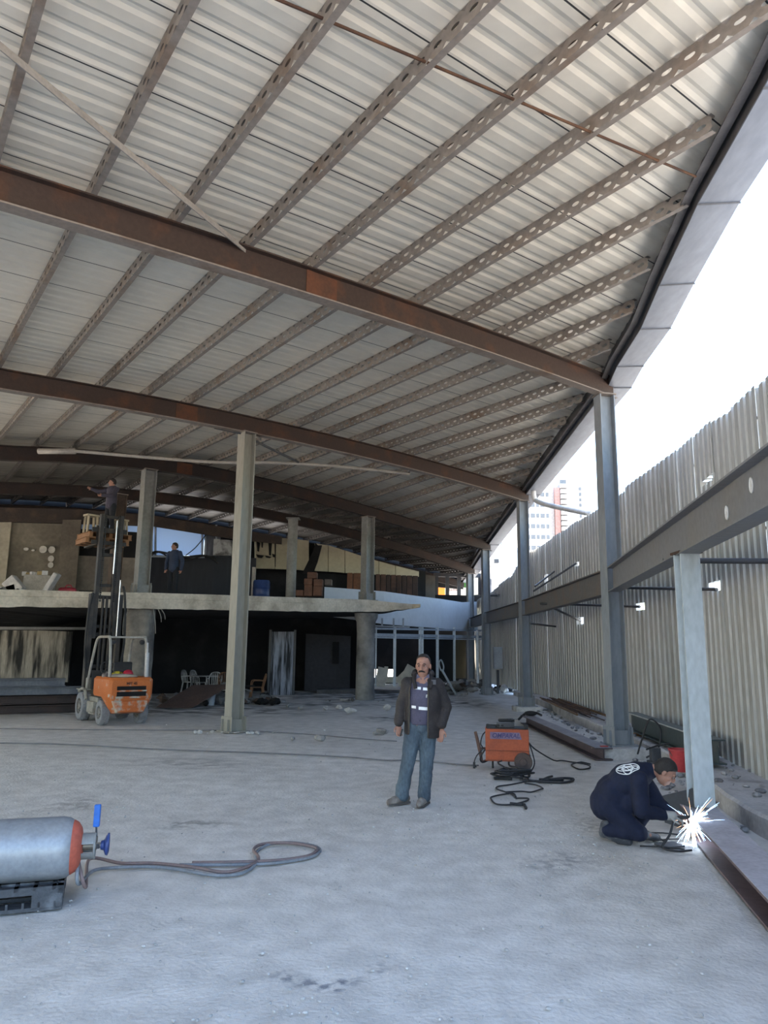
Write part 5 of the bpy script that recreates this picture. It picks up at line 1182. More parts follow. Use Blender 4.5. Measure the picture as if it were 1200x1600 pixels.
rubble(-.9, P3.y-.9, 1.0, .4, 12, .06, .2, 'crumbs at the round column', 'crumb of rubble at the foot of the round column', [jm[3], conc_d])
rubble(1.0, 30.2, 2.4, .5, 18, .08, .26, 'rubble along the shop step', 'lump of rubble along the dark step before the shopfront', [jm[1], jm[3]])
rubble(5.35, 33.2, .5, 1.6, 22, .15, .45, 'debris under the air conditioners', 'lump of debris under the air conditioner units', [pale, jm[1], jm[0]])
# air conditioner units, cabinet, white posts
def ac(loc, w_, h_, rot, lab):
    r = empty('air_conditioner', tuple(loc), lab, 'air conditioner', 'discarded air conditioner units'); T_ = TR(loc, rot); a = MB(T_); a.box((0, 0, h_/2), (w_, .35, h_)); a.build('case', mat('pale_unit', (.42, .43, .44), .6, 0, (.25, .25, .25), .5, .65, 4), r, bevel=.02); a = MB(T_)
    for j in range(12): a.box((0, -.18, h_*.1+h_*.8*j/11), (w_*.85, .02, .018))
    a.build('louvre', dark_st, r)
ac(gz(806, 1070)+V(0, -1, 0), .75, 1.3, .1, 'pale louvred air conditioner unit standing right beside the rebar heap post'); ac(gz(789, 1072)+V(.1, -.5, 0), .55, 1.25, -.2, 'narrower air conditioner unit left of the louvred one')
q = at(778, 1052, 32.0); cbn = empty('meter_cabinet', (q.x, q.y, .9), 'pale grey meter cabinet hung beyond the air conditioner post', 'cabinet'); a = MB(); a.box((q.x, q.y, 1.45), (.36, .25, .9)); a.build('cabinet_body', mat('pale_cabinet', (.36, .38, .40), .6), cbn, bevel=.015); a = MB(); a.box((q.x, q.y-.13, 1.45), (.30, .02, .82)); a.build('door', MATS['pale_cabinet'], cbn); a = MB(); a.box((q.x, q.y+.05, .45), (.1, .1, 1.)); a.build('post', dark_st, cbn)
a = MB(); q = at(773.5, 1020, 38.0); a.cyl((q.x, q.y, 0), (q.x, q.y, 4.2), .06, n=10); tag(a.build('white_pole', mat('white_pole', (.75, .76, .76), .5), smooth=40), 'thin white pole rising beyond the meter cabinet', 'pole')
a = MB(); q = at(746, 1020, 36.6); a.cyl((q.x, q.y, 0.2), (q.x, q.y, 2.7), .06, n=10); tag(a.build('white_pole', MATS['white_pole'], smooth=40), 'white upright pole between the two rear blue-grey posts', 'pole')
# ------------------------------------------------------------------ rubble on the mezzanine at the left
def onslab(x, Y): p = at(x, 921, Y); return V(p.x, Y, float(np.interp(p.x, [q_.x for q_ in fe], [q_.z for q_ in fe])))
p_ = onslab(48, 21.5); a = MB(); 
for (x0, x1, y0, y1, rot, t) in ((34, 80, 888, 919, .02, .4),):
    A_ = at(x0, y1, 21.4); B_2 = at(x1, y0, 21.4); a.box(((A_.x+B_2.x)/2, 21.6, p_.z+(B_2.z-A_.z)/2), (B_2.x-A_.x, .4, B_2.z-A_.z), Matrix.Rotation(.03, 3, 'Y'))
tag(a.build('concrete_block', mat('pale_block', (.30, .285, .26), .95, 0, (.22, .21, .19), .4, .7, 2.5), bevel=.03), 'big pale block in the rubble on the mezzanine edge', 'block')
for j, (x, y, w_, h_, rt, lab) in enumerate(((24, 900, .5, .38, .8, 'tilted pale slab leaning on the big block'), (12, 912, .7, .25, -.3, 'dark grey bag lying at the mezzanine edge'), (84, 905, .14, .6, .5, 'narrow pale slab leaning at the far side of the big block'), (42, 917, .35, .12, .3, 'small pale slab fallen at the foot of the big block'), (4, 895, .45, .4, .2, 'pale lump above the dark grey bag'))):
    q = at(x, y, 21.3+.05*j); a = MB(); zz = float(np.interp(q.x, [q_.x for q_ in fe], [q_.z for q_ in fe])); c_ = V(q.x, 21.3, max(q.z, zz+h_*.5)); a.box(c_, (w_, .3, h_), Matrix.Rotation(rt, 3, 'Y')); lo = min(v.z for v in a.v)
    for v in a.v: v.z += zz-lo
    tag(a.build('rubble_slab' if j != 1 else 'dark_bag', pale if j != 1 else mat('dark_bag', (.08, .085, .085), .8), bevel=.025), lab, 'slab' if j != 1 else 'bag', 'rubble on the mezzanine')
random.seed(9)
for x in (39, 44, 52, 57, 64, 71):
    q = at(x, 886, 21.6); a = MB(); s_ = random.uniform(.08, .16); a.box((q.x, 21.6, p_.z+at(50, 888, 21.4).z-at(50, 919, 21.4).z+.012*(x-52)*-.03+s_*.5-.012), (s_, s_, s_), Rz(random.random())); tag(a.build('rubble_bit', random.choice([pale, mat('ochre_bit', (.30, .22, .10), .9)])), 'small rubble bit lying on top of the big pale block', 'rubble', 'bits on the big pale block')
q = onslab(107, 21.6); a = MB(); a.caps(q+V(-.2, 0, .09), q+V(.15, 0, .09), .09, .08); a.tube([q+V(-.1, 0, .17), q+V(-.05, 0, .24), q+V(.05, 0, .24), q+V(.1, 0, .17)], .02, 6); tag(a.build('red_can', mat('red_can', (.30, .03, .05), .5), smooth=True), 'small red jerrycan on the mezzanine edge', 'can')
q = onslab(140, 22.2); a = MB(); a.box(q+V(0, 0, .06), (.5, .3, .12)); tag(a.build('dark_crate', soot), 'low dark crate on the mezzanine by the mast', 'crate')
for j, (x, y, r1) in enumerate(((67.5, 858.5, .135), (81, 859, .125), (80, 873, .11), (79.5, 883, .10), (41, 858, .09), (52, 860, .06), (99, 857.5, .03))):
    q = at(x, y, 26.5); a = MB(); pts = []
    for i in range(18):
        t = 2*PI*i/18; rr_ = r1*(1+.12*noise.noise(V(x, i*.6, 0))); pts.append(V(q.x+rr_*math.cos(t), q.y-.02, q.z+rr_*math.sin(t)*(.6 if j >= 4 else 1)))
    yw = float(np.interp(x, [-300, 0, 122], [25.0, 26.2, 27.2]))
    k_ = yw/26.5; pts = [V(p.x*k_, yw-.02, CAM_H+(p.z-CAM_H)*k_) for p in pts]; a.prism(pts, V(0, .03, 0)); tag(a.build('plaster_patch', mat('plaster_patch', (.52, .50, .45), .9)), f'round whitish plaster patch on the stained upper wall, {["larger of the top pair", "corner one of the L", "below the corner one", "lowest of the L", "crescent at the row end", "faint flat one in the row", "tiny one by the pier"][j]}', 'patch', 'plaster patches on the upper wall')
# hanging wires from the slab by the concrete column
for j, (x, y0, y1, dx) in enumerate(((196, 950, 992, -4), (201, 950, 985, -6), (240, 952, 990, 3), (247, 952, 972, 5), (252, 952, 968, 6))):
    q = at(x, y0, P2.y-.5); e = at(x+dx, y1, P2.y-.5); a = MB(); a.tube(spline([q, q.lerp(e, .5)+V(.03*dx*.2, 0, 0), e], 5), .012, 5); tag(a.build('hanging_wire', mat('pale_wire', (.25, .24, .22), .8)), f'pale wire dangling from the slab edge, {ORD[j]} counted from the mast side', 'wire', 'wires dangling at the slab')
# ------------------------------------------------------------------ far buildings beyond the hoarding
tw = mat('white_render', (.60, .585, .57), .9); tr_ = mat('red_brown_render', (.50, .30, .27), .9); tg = mat('window_grey', (.17, .19, .21), .4)
def tower(name, x0, x1, ytop, Y, depth, m, label):
    a_ = at(x0, ytop, Y); b_ = at(x1, ytop, Y); r = empty(name, ((a_.x+b_.x)/2, Y, 0), label, 'building'); a = MB(); a.box(((a_.x+b_.x)/2, Y+depth/2, a_.z/2), (b_.x-a_.x, depth, a_.z)); a.build('wall', m, r); return r, a_, b_
Y = 160.
r, A_, B_2 = tower('tower_block', 820, 858, 757, Y, 14, tw, 'white tower block with small windows between two posts, beyond the hoarding'); hw = B_2.x-A_.x
for row in range(13):
    for c in range(5):
        a = MB(); x = A_.x+hw*(.1+.2*c); z = A_.z-2.2-row*2.35; a.box((x, Y-.05, z), (.9 if c % 2 else .6, .12, .9)); a.build('window', tg, r)
r, A_, B_2 = tower('tower_block', 858, 912, 748, Y+4, 16, tw, 'taller white and red tower with a stack of balconies, beyond the hoarding'); Y2 = Y+4; hw = B_2.x-A_.x
a = MB(); zr = at(866, 763, Y2).z; xa = at(865, 763, Y2).x; xb = at(873, 763, Y2).x; a.box(((xa+xb)/2, Y2-.4, zr/2), (xb-xa, .9, zr)); a.build('red_strip', tr_, r)
xc = at(879, 763, Y2).x
for j in range(10):
    z = at(879, 755+j*8.3, Y2).z; a = MB(); a.box((xc, Y2-.8, z-.9), (1.55, 1.5, .9)); bl = a.build('balcony', tw, r); PLOC[bl.name] = PLOC[r.name]; a = MB(); a.box((xc+.1, Y2-.12, z+.15), (1.3, .2, 1.1)); a.build('opening', tg, bl)
for j in range(8):
    z = at(906, 764+j*8.5, Y2).z; a = MB(); a.box((at(906, 764, Y2).x, Y2-.06, z), (.5, .1, .7)); a.build('window', tg, r)
Y = 70.
r, A_, B_2 = tower('low_building', 744, 802, 884, Y, 10, mat('dim_white_render', (.62, .62, .62), .9), 'low pale building with a roof terrace in the gap between rear posts'); a = MB(); a.box(((A_.x+B_2.x)/2, Y-.5, A_.z+.1), (B_2.x-A_.x+1, 2, .25)); a.build('roof_edge', tw, r)
q = at(797, 885, 62); a = MB(); a.lathe((q.x, q.y, 0), (0, 0, 1), [(0, 0), (1.0, 0), (1.0, q.z+1.2), (.7, q.z+1.5), (0, q.z+1.6)], 20); tag(a.build('water_tank', mat('blue_grey_tank', (.50, .56, .62), .5), smooth=40), 'pale round water tank beyond the hoarding end', 'tank')
q = at(783, 840, 62); pm = empty('antenna_mast', (q.x, q.y, 0), 'thin antenna mast with a small dish in the bright gap between posts', 'mast'); a = MB(); a.cyl((q.x, q.y, 0), q, .09, n=8); a.build('pole', mat('mast_grey', (.35, .36, .37), .6), pm); q2 = at(781, 869, 62); a = MB(); a.lathe(q2, (-.3, -1, .2), [(0, .2), (.35, .15), (.6, 0), (.62, .02), (.35, .2), (0, .25)], 16); a.build('dish', tw, pm, smooth=40); a = MB(); a.box(at(779, 877, 62), (.8, .5, .3)); a.build('bracket', dark_st, pm)
# loose grit on the ground
random.seed(77); a = MB()
for j in range(1500):
    if j % 3: 
        Yp = 2.6*(1.06**random.uniform(0, 34)); xp = random.uniform(-.55, .42)*Yp
    else:
        cx, cy, sx, sy = random.choice(((1.8, 6.6, .7, .35), (2.0, 7.6, .4, .5), (-2.8, 8.6, .6, .6), (1.5, 10.5, .8, .6), (-.3, 4.1, .35, .15), (.6, 3.9, .2, .1), (.8, 7.6, .6, .5), (.2, 8.9, .5, .3))); xp = random.gauss(cx, sx); Yp = random.gauss(cy, sy)
    if xp > 2.5 and Yp < 9: continue
    s_ = random.choice((.003, .004, .005, .007, .010)); a.ell((xp, Yp, s_*.35), (s_*random.uniform(.8, 1.6), s_*random.uniform(.8, 1.6), s_*.8), Rz(random.random()*3), 6, 4)
tag(a.build('loose_grit', mat('grit', (.50, .495, .49), .95, 0, (.30, .30, .30), .4, .6, 9)), 'loose grit scattered over the dusty ground', 'grit', kind='stuff')
random.seed(78); a = MB()
for j in range(500):
    Yp = random.uniform(5, 24); xl = float(np.interp(Yp, [p[1] for p in cf], [p[0] for p in cf])); on = random.random() < .55
    xp = xl-random.uniform(.02, .45)*(1.4 if Yp < 9 else 1) if not on else xl+random.uniform(.1, 1.2); s_ = random.choice((.008, .012, .02, .03, .05)); z = LZ+.005 if on else 0
    if not on and xp < 3.5 and 7 < Yp < 9: continue
    a.ell((xp, Yp, z+s_*.3), (s_*random.uniform(.7, 1.6), s_*random.uniform(.7, 1.6), s_*.6), Rz(random.random()*3), 6, 4)
tag(a.build('ledge_grit', mat('ledge_grit', (.36, .36, .37), .95, 0, (.14, .14, .15), .4, .6, 7)), 'stones and debris along the kerb of the ledge', 'grit', kind='stuff')
# ------------------------------------------------------------------ people
skin = mat('skin', (.36, .19, .135), .6, 0, (.31, .155, .11), .4, .7, 12, fine=.05); skin_r = mat('lip', (.30, .13, .11), .6)
hair_m = mat('dark_hair', (.018, .015, .014), .8, 0, (.03, .027, .026), .4, .7, 30)
eye_w = mat('eye_white', (.36, .33, .31), .3); eye_d = mat('eye_dark', (.02, .015, .012), .2)
denim = mat('faded_denim', (.085, .118, .150), .85, 0, (.045, .065, .090), .40, .66, 5, (1, 1, .5), fine=.2)
coat = mat('black_brown_coat', (.025, .021, .022), .75, 0, (.040, .033, .032), .45, .7, 6, fine=.2)
shirt_m = mat('slate_violet_shirt', (.085, .08, .125), .85, 0, (.065, .06, .095), .4, .7, 6, fine=.1)
refl = mat('reflective_tape', (.85, .86, .88), .35, .1); shoe_m = mat('dusty_shoe', (.15, .125, .11), .85, 0, (.26, .24, .22), .45, .65, 8)
navy = mat('navy_workwear', (.005, .0085, .027), .85, 0, (.008, .012, .034), .4, .7, 5, fine=.15)
def hand(mb, w, d, side, curl=.5, s=1.0, palm_n=(0, -1, 0)):
    """palm hanging from wrist w along d, with four unequal bent fingers and a thumb on the side"""
    w = Vector(w); d = Vector(d).normalized(); n = Vector(palm_n); n = (n-d*n.dot(d)).normalized(); sd = d.cross(n).normalized()*side
    R = Matrix((sd, n, d)).transposed(); mb.ell(w+d*.045*s, (.040*s, .018*s, .055*s), R, 14, 10)
    for j, (off, ln) in enumerate(((-.030, .060), (-.010, .072), (.010, .078), (.029, .070))):
        p = w+d*.085*s+sd*off*s; a = p; ang = 0.
        for kx, (fl, r0, r1) in enumerate(((.44, .0095, .009), (.32, .009, .0085), (.24, .0085, .0075))):
            ang += curl*(.5 if kx == 0 else .8); b_ = a+(d*math.cos(ang)+n*math.sin(ang))*(ln*fl*s); mb.caps(a, b_, r0*s, r1*s, 8); a = b_
    a = w+d*.03*s+sd*.036*s; b_ = a+(d*.7+sd*.6+n*.3)*.036*s; c = b_+(d*.9+sd*.1+n*.35)*.030*s
    mb.caps(a, b_, .012*s, .0105*s, 8); mb.caps(b_, c, .0105*s, .0085*s, 8)
def head(mb, c, R, s=1.0):
    """skull, jaw, nose, brow, lips and ears; R turns the face (local -y is forward)"""
    def e(o, r, q=None): mb.ell(c+R @ (Vector(o)*s), [k_*s for k_ in r], R if q is None else R @ q, 18, 12)
    e((0, .012, .03), (.076, .095, .092)); e((0, -.02, -.045), (.060, .070, .070)); e((0, -.045, -.085), (.036, .036, .030))
    e((0, -.078, .028), (.052, .016, .018)); e((0, -.098, -.012), (.012, .020, .030), Matrix.Rotation(-.35, 3, 'X')); e((0, -.106, -.028), (.017, .014, .011))
    e((0, -.083, -.060), (.026, .012, .008)); e((0, -.081, -.073), (.024, .012, .008))
    for s_ in (-1, 1): e((s_*.078, .012, -.008), (.009, .020, .032)); e((s_*.042, -.062, -.022), (.022, .022, .022))
def face_bits(root, c, R, s, moustache=True, brows=True):
    for s_ in (-1, 1):
        a = MB(); a.ell(c+R @ (V(s_*.030, -.083, .006)*s), (.0105*s, .007*s, .0052*s), R); o = a.build('eye', eye_w, root, smooth=True)
        a = MB(); a.ell(c+R @ (V(s_*.030-.002, -.0895, .006)*s), (.0062*s, .004*s, .0056*s), R); a.build('iris', eye_d, o, smooth=True)
    if brows:
        a = MB()
        for s_ in (-1, 1): a.tube([c+R @ (V(s_*x, -.092+abs(x-.03)*.25, z)*s) for x, z in ((.012, .024), (.03, .030), (.050, .023))], [.004*s, .005*s, .003*s], 6)
        a.build('eyebrow', hair_m, root, smooth=True)
    if moustache:
        a = MB()
        a.tube([c+R @ (V(x, y, z)*s) for x, y, z in ((-.036, -.080, -.060), (-.022, -.094, -.052), (0, -.101, -.048), (.022, -.094, -.052), (.036, -.080, -.060))], [.004*s, .009*s, .010*s, .009*s, .004*s], 7); a.build('moustache', hair_m, root, smooth=True)
# ---- standing man
mp = gr(652, 1257); mp.z = 0; az = -math.atan2(mp.x, mp.y)
PT_ = TR(mp, az)
man = empty('person', tuple(mp), 'man with moustache in open dark coat and blue jeans standing on the dusty floor', 'person')
HC = V(.065, -.02, 1.590); HR = Matrix.Rotation(-.22, 3, 'Z') @ Matrix.Rotation(.05, 3, 'X')
LS, LE, LW = V(-.135, .01, 1.375), V(-.20, .03, 1.10), V(-.225, -.05, .905)
RS, RE, RW = V(.255, .0, 1.375), V(.345, .04, 1.10), V(.285, -.05, .865)
HL, HRt = V(-.04, .0, .87), V(.135, .0, .87); KL, KR = V(-.115, -.03, .47), V(.105, -.02, .47); AL, AR = V(-.175, .02, .09), V(.085, .0, .09)
b = MB(PT_); head(b, HC, HR, 1.12)
b.caps(HC+V(-.005, .02, -.05), V(.06, .02, 1.42), .058, .066); b.caps(V(.06, .02, 1.40), V(.055, .02, 1.18), .12, .125); b.caps(V(.05, .02, 1.18), V(.045, .01, .92), .13, .135)
b.caps(LS, RS, .06, .06)
for S_, E_, W_ in ((LS, LE, LW), (RS, RE, RW)): b.caps(S_, E_, .050, .040); b.caps(E_, W_, .040, .028)
for H_, K_, A_, s_ in ((HL, KL, AL, -1), (HRt, KR, AR, 1)): b.caps(H_, K_, .085, .055); b.caps(K_, A_, .055, .038); b.caps(A_, A_+V(-.045, -.05, -.05), .033, .026)
hand(b, LW, V(.02, -.10, -1), 1, .75, 1.0, (.4, -.9, 0)); hand(b, RW, V(-.12, -.12, -1), -1, .55, 1.05, (-.3, -.9, 0))
remesh(b, 'body', skin, man, .0055, 5, .5)
face_bits(man, PT_ @ HC, PT_.to_3x3() @ HR, 1.12)
hp = MB(PT_)
R = HR
def cap(mb, c, R, s, thick=1.05, front=.055, low=-.03):     # hair: the upper back of the skull, open at the face
    n = 26; rings = []
    for j in range(9):
        ph = PI/2*(j/8); ring = []
        for i in range(n):
            t = 2*PI*i/n; zlow = low if math.sin(t) > -.25 else front
            if -.25 < -math.sin(t) < .55: zlow = low+(front-low)*max(0, min(1, (-math.sin(t)+.1)/.5))
            z = zlow+(.125-zlow)*math.sin(ph); q = max(0, 1-((z-.03)/.098)**2) if z > .03 else 1-((z-.03)/.19)**2; rr_ = math.sqrt(max(q, 0.0004))
            ring.append(c+R @ (V(.079*rr_*math.cos(t), .012+.098*rr_*math.sin(t), z)*s*thick))
        rings.append(ring)
    mb.loft(rings)
cap(hp, HC, R, 1.12, 1.03, .098, -.03); hp.build('hair', hair_m, man, smooth=True)
# jeans
b = MB(PT_)
b.ell(V(.05, .01, .90), (.165, .125, .12)); b.caps(V(.05, .01, .98), V(.05, .01, .9), .125, .14)
for H_, K_, A_, dx in ((HL, KL, AL, -1), (HRt, KR, AR, 1)):
    b.caps(H_+V(0, 0, .02), K_, .110, .085); b.caps(K_, A_+V(0, .0, .05), .085, .078); b.caps(A_+V(0, -.01, .10), A_+V(-.005, -.015, .015), .080, .084)
remesh(b, 'jeans', denim, man, .009, 5, .5, .009, 11., 1)
for A_, d_, nm in ((AL, V(-.8, -.6, 0), 'l'), (AR, V(-.35, -.93, 0), 'r')):
    d_.normalize(); b = MB(PT_); p_ = V(A_.x, A_.y, 0)
    b.caps(p_+V(0, 0, .058)-d_*.05, p_+d_*.12+V(0, 0, .050), .052, .047); b.caps(p_+d_*.12+V(0, 0, .042), p_+d_*.185+V(0, 0, .038), .048, .036); b.caps(p_-d_*.05+V(0, 0, .06), p_+V(0, 0, .11), .045, .045)
    fl = MB(PT_); 
    o = remesh(b, 'shoe', shoe_m, man, .007, 3); zmin = min((o.data.vertices[i].co.z for i in range(len(o.data.vertices))))
    for v in o.data.vertices: v.co.z = max(v.co.z, .006)
    so_ = MB(PT_); sd = V(-d_.y, d_.x, 0); so_.loft([[p_-d_*.095-sd*.036+V(0, 0, z), p_-d_*.095+sd*.036+V(0, 0, z), p_+d_*.02+sd*.042+V(0, 0, z), p_+d_*.14+sd*.046+V(0, 0, z), p_+d_*.205+sd*.02+V(0, 0, z), p_+d_*.205-sd*.02+V(0, 0, z), p_+d_*.14-sd*.046+V(0, 0, z), p_+d_*.02-sd*.042+V(0, 0, z)] for z in (0, .022)]); PLOC[o.name] = PLOC[man.name]; so_.build('sole', mat('dark_sole', (.10, .09, .085), .9), o)
# shirt with reflective tape
def tors(z):   # centre x, centre y, half width, half depth of the shirt
    return [float(np.interp(z, (.90, 1.0, 1.1, 1.25, 1.38, 1.44, 1.47), q)) for q in ((.045, .045, .05, .055, .06, .06, .06), (.005, .005, .005, .01, .015, .02, .02), (.160, .168, .170, .175, .175, .12, .075), (.135, .150, .150, .138, .115, .085, .072))]
def tpt(z, t, k_=1.): cx, cy, rx, ry = tors(z); return V(cx+rx*k_*math.sin(t), cy-ry*k_*math.cos(t), z)
a = MB(PT_); a.loft([[tpt(z, 2*PI*i/40, 1+.015*noise.noise(V(i*.5, z*14, 0))) for i in range(40)] for z in np.linspace(.91, 1.47, 34)]); sh = a.build('shirt', shirt_m, man, smooth=True); PLOC[sh.name] = PLOC[man.name]
for z0, z1, t0, t1 in ((1.315, 1.345, -.62, -.12), (1.31, 1.342, .02, .58), (1.095, 1.125, -.78, -.42), (1.085, 1.12, -.22, .48)):
    a = MB(PT_); n = 10; ts = np.linspace(t0, t1, n); a.loft([[tpt(z0-.01*t, t, 1.02), tpt(z1-.01*t, t, 1.02), tpt(z1-.01*t, t, 1.035), tpt(z0-.01*t, t, 1.035)] for t in ts]); a.build('reflective_strip', refl, sh)
a = MB(PT_); a.bar(tpt(1.26, .30, 1.03), tpt(1.225, .27, 1.03), .012, .008); a.build('pen', refl, sh)
a = MB(PT_); a.bar(tpt(1.40, -.02, 1.02), tpt(.95, -.1, 1.02), .018, .006, up=(0, -1, 0)); a.build('placket', mat('placket', (.06, .055, .09), .9), sh)
a = MB(PT_)
for s_ in (-1, 1): a.prism([V(.06+s_*.012, -.085, 1.44), V(.06+s_*.072, -.045, 1.50), V(.06+s_*.085, -.05, 1.43), V(.06+s_*.045, -.085, 1.385)], V(0, -.008, 0))
a.build('collar', mat('pale_violet_collar', (.12, .115, .17), .85), sh)
# coat: open shell plus sleeves
def cst(z): return [float(np.interp(z, (.72, .95, 1.1, 1.3, 1.42, 1.47), q)) for q in ((.062, .060, .062, .062, .062, .062), (.02, .02, .015, .015, .02, .025), (.222, .222, .222, .225, .185, .10), (.185, .185, .185, .165, .12, .09))]
b = MB(PT_); t0, t1 = .30, 2*PI-.86      # angles from the front, running round the back
rings = []
for j in range(30):
    t = t0+(t1-t0)*j/29; col_o = []; col_i = []
    for z in np.linspace(.76 if t < PI else .80, 1.475, 24):
        cx, cy, rx, ry = cst(z); w = 1+.02*noise.noise(V(t*3, z*9, 2)); col_o.append(V(cx+rx*w*math.sin(t), cy-ry*w*math.cos(t), z)); col_i.append(V(cx+(rx-.03)*math.sin(t), cy-(ry-.03)*math.cos(t), z))
    rings.append(col_o+col_i[::-1])
b.loft(rings)
for S_, E_, W_ in ((LS+V(.01, 0, .0), LE, LW+V(.0, .0, .03)), (RS+V(-.01, 0, .0), RE, RW+V(0, 0, .045))):
    b.caps(S_, E_, .078, .068); b.caps(E_, W_, .068, .056); b.caps(S_, V(.06, .03, 1.42), .07, .07)
remesh(b, 'coat', coat, man, .009, 4, .5, .010, 9., 3)
a = MB(PT_)
for s_, x0 in ((1, .10), (-1, .02)):
    a.tube(spline([V(.06+s_*.085, .0, 1.49), V(.06+s_*.10, -.06, 1.46), V(.06+s_*.10, -.115, 1.40), V(.06+s_*.085, -.14, 1.33)], 5), [.02]*15+[.012], 8) if False else a.tube(spline([V(.06+s_*.085, .0, 1.49), V(.06+s_*.10, -.06, 1.46), V(.06+s_*.10, -.115, 1.40), V(.06+s_*.085, -.14, 1.33)], 5), .022, 8)
a.tube(spline([V(-.04, -.01, 1.485), V(-.02, .07, 1.515), V(.06, .11, 1.525), V(.14, .07, 1.515), V(.165, -.01, 1.49)], 5), .042, 8); a.build('coat_collar', coat, man, smooth=True)
a = MB(PT_)
for t, zz in ((t0-.02, .77), (t1+.02, .81)):
    P = []
    for z in np.linspace(zz, 1.36, 14): cx, cy, rx, ry = cst(z); P.append(V(cx+(rx-.008)*math.sin(t), cy-(ry+.004)*math.cos(t), z))
    a.tube(P, .006, 5)
a.build('zip_edge', mat('brass_zip', (.10, .085, .065), .6, .2), man, smooth=True)
a = MB(PT_); a.box(V(.185, -.105, 1.405), (.06, .02, .055), Rz(.5)); a.build('shoulder_tab', mat('grey_tab', (.11, .11, .12), .8), man)
a = MB(PT_); q = LW+V(.035, -.065, -.085); a.box(q, (.02, .02, .085), Matrix.Rotation(.3, 3, 'Y')); tag(a.build('small_phone', black, bevel=.003), 'small black phone held low in the standing man\'s hand', 'phone')
# ---- crouching welder, seen from behind his right side
wp = gr(985, 1317); wp.z = 0; WT = TR(wp, -math.atan2(wp.x, wp.y))
wd_ = empty('person', tuple(wp), 'crouching welder in navy overalls bent over the bright weld spark', 'person')
PEL = V(-.20, .02, .33); CH = V(.04, .04, .58); NK = V(.20, .02, .68)
WHC = V(.345, .0, .665); WHR = Matrix.Rotation(math.radians(90), 3, 'Z') @ Matrix.Rotation(math.radians(38), 3, 'X')
SR, SL = V(.10, -.155, .60), V(.13, .18, .58); ER, EL = V(.11, -.18, .33), V(.27, .15, .35); WR, WL = V(.34, -.06, .285), V(.42, .06, .27)
KR_, KL_ = V(.07, -.13, .13), V(.20, .15, .34); AR_, AL_ = V(-.20, -.10, .09), V(.06, .13, .11)
b = MB(WT); head(b, WHC, WHR, 1.0)
b.caps(NK, WHC+V(-.03, 0, .0), .06, .055); b.caps(PEL, V(-.10, .03, .47), .13, .13); b.caps(V(-.10, .03, .47), CH, .13, .14); b.caps(CH, NK, .13, .06); b.caps(SR, SL, .06, .06)
for S_, E_, W_ in ((SR, ER, WR), (SL, EL, WL)): b.caps(S_, E_, .05, .04); b.caps(E_, W_, .04, .03)
for K_, A_, y in ((KR_, AR_, -.09), (KL_, AL_, .11)): b.caps(PEL+V(.02, y, 0), K_, .085, .06); b.caps(K_, A_, .055, .04); b.caps(A_, A_+V(.12, 0, -.06), .035, .03)
hand(b, WR, V(1, .15, -.15), -1, .9, 1.0, (0, .3, -1)); hand(b, WL, V(1, -.25, -.1), 1, .9, 1.0, (0, -.3, -1))
remesh(b, 'body', skin, wd_, .0065, 4, .5)
face_bits(wd_, WT @ WHC, WT.to_3x3() @ WHR, 1.0, False)
a = MB(WT); cap(a, WHC, WHR, 1.0, 1.06, .070, -.045); a.build('hair', hair_m, wd_, smooth=True)
b = MB(WT)
b.ell(V(-.205, .02, .34), (.165, .20, .16)); b.ell(V(-.02, .02, .40), (.19, .19, .17)); b.ell(V(-.13, .03, .45), (.185, .215, .17), Matrix.Rotation(-.8, 3, 'Y')); b.ell(V(-.02, .03, .55), (.20, .225, .165), Matrix.Rotation(-.6, 3, 'Y')); b.ell(V(.08, .03, .615), (.165, .215, .125), Matrix.Rotation(-.3, 3, 'Y')); b.caps(V(.06, .03, .62), V(.195, .02, .665), .12, .085)
for S_, E_, W_ in ((SR, ER, WR+V(-.03, 0, 0)), (SL, EL, WL+V(-.03, 0, 0))): b.caps(S_, E_, .090, .078); b.caps(E_, W_, .078, .052)
for K_, A_, y in ((KR_, AR_, -.10), (KL_, AL_, .12)): b.caps(PEL+V(.02, y, 0), K_, .115, .088); b.caps(K_, A_+V(.0, 0, .03), .090, .066)
ov = remesh(b, 'overalls', navy, wd_, .010, 6, .5, .012, 7., 5)
for A_, d_ in ((AR_, V(1, -.12, 0)), (AL_, V(1, .1, 0))):
    d_.normalize(); p_ = V(A_.x, A_.y, 0); b = MB(WT); b.caps(p_+V(-.03, 0, .10), p_+d_*.10+V(0, 0, .05), .048, .045); b.caps(p_+d_*.10+V(0, 0, .045), p_+d_*.19+V(0, 0, .035), .044, .034); b.caps(p_+V(-.04, 0, .09), p_+V(-.02, 0, .16), .046, .05); o = remesh(b, 'work_boot', mat('dusty_boot', (.04, .043, .05), .85, 0, (.16, .16, .165), .5, .66, 9), wd_, .008, 3)
    for v in o.data.vertices: v.co.z = max(v.co.z, .004)
glove = mat('grey_glove', (.36, .35, .33), .85)
b = MB(WT); b.caps(WR+V(-.01, 0, 0), WR+V(.05, .0, 0), .045, .042); remesh(b, 'glove_cuff', glove, wd_, .008, 3)
b = MB(WT); hand(b, WR, V(1, .15, -.15), -1, .9, 1.16, (0, .3, -1)); remesh(b, 'glove', glove, wd_, .006, 2)
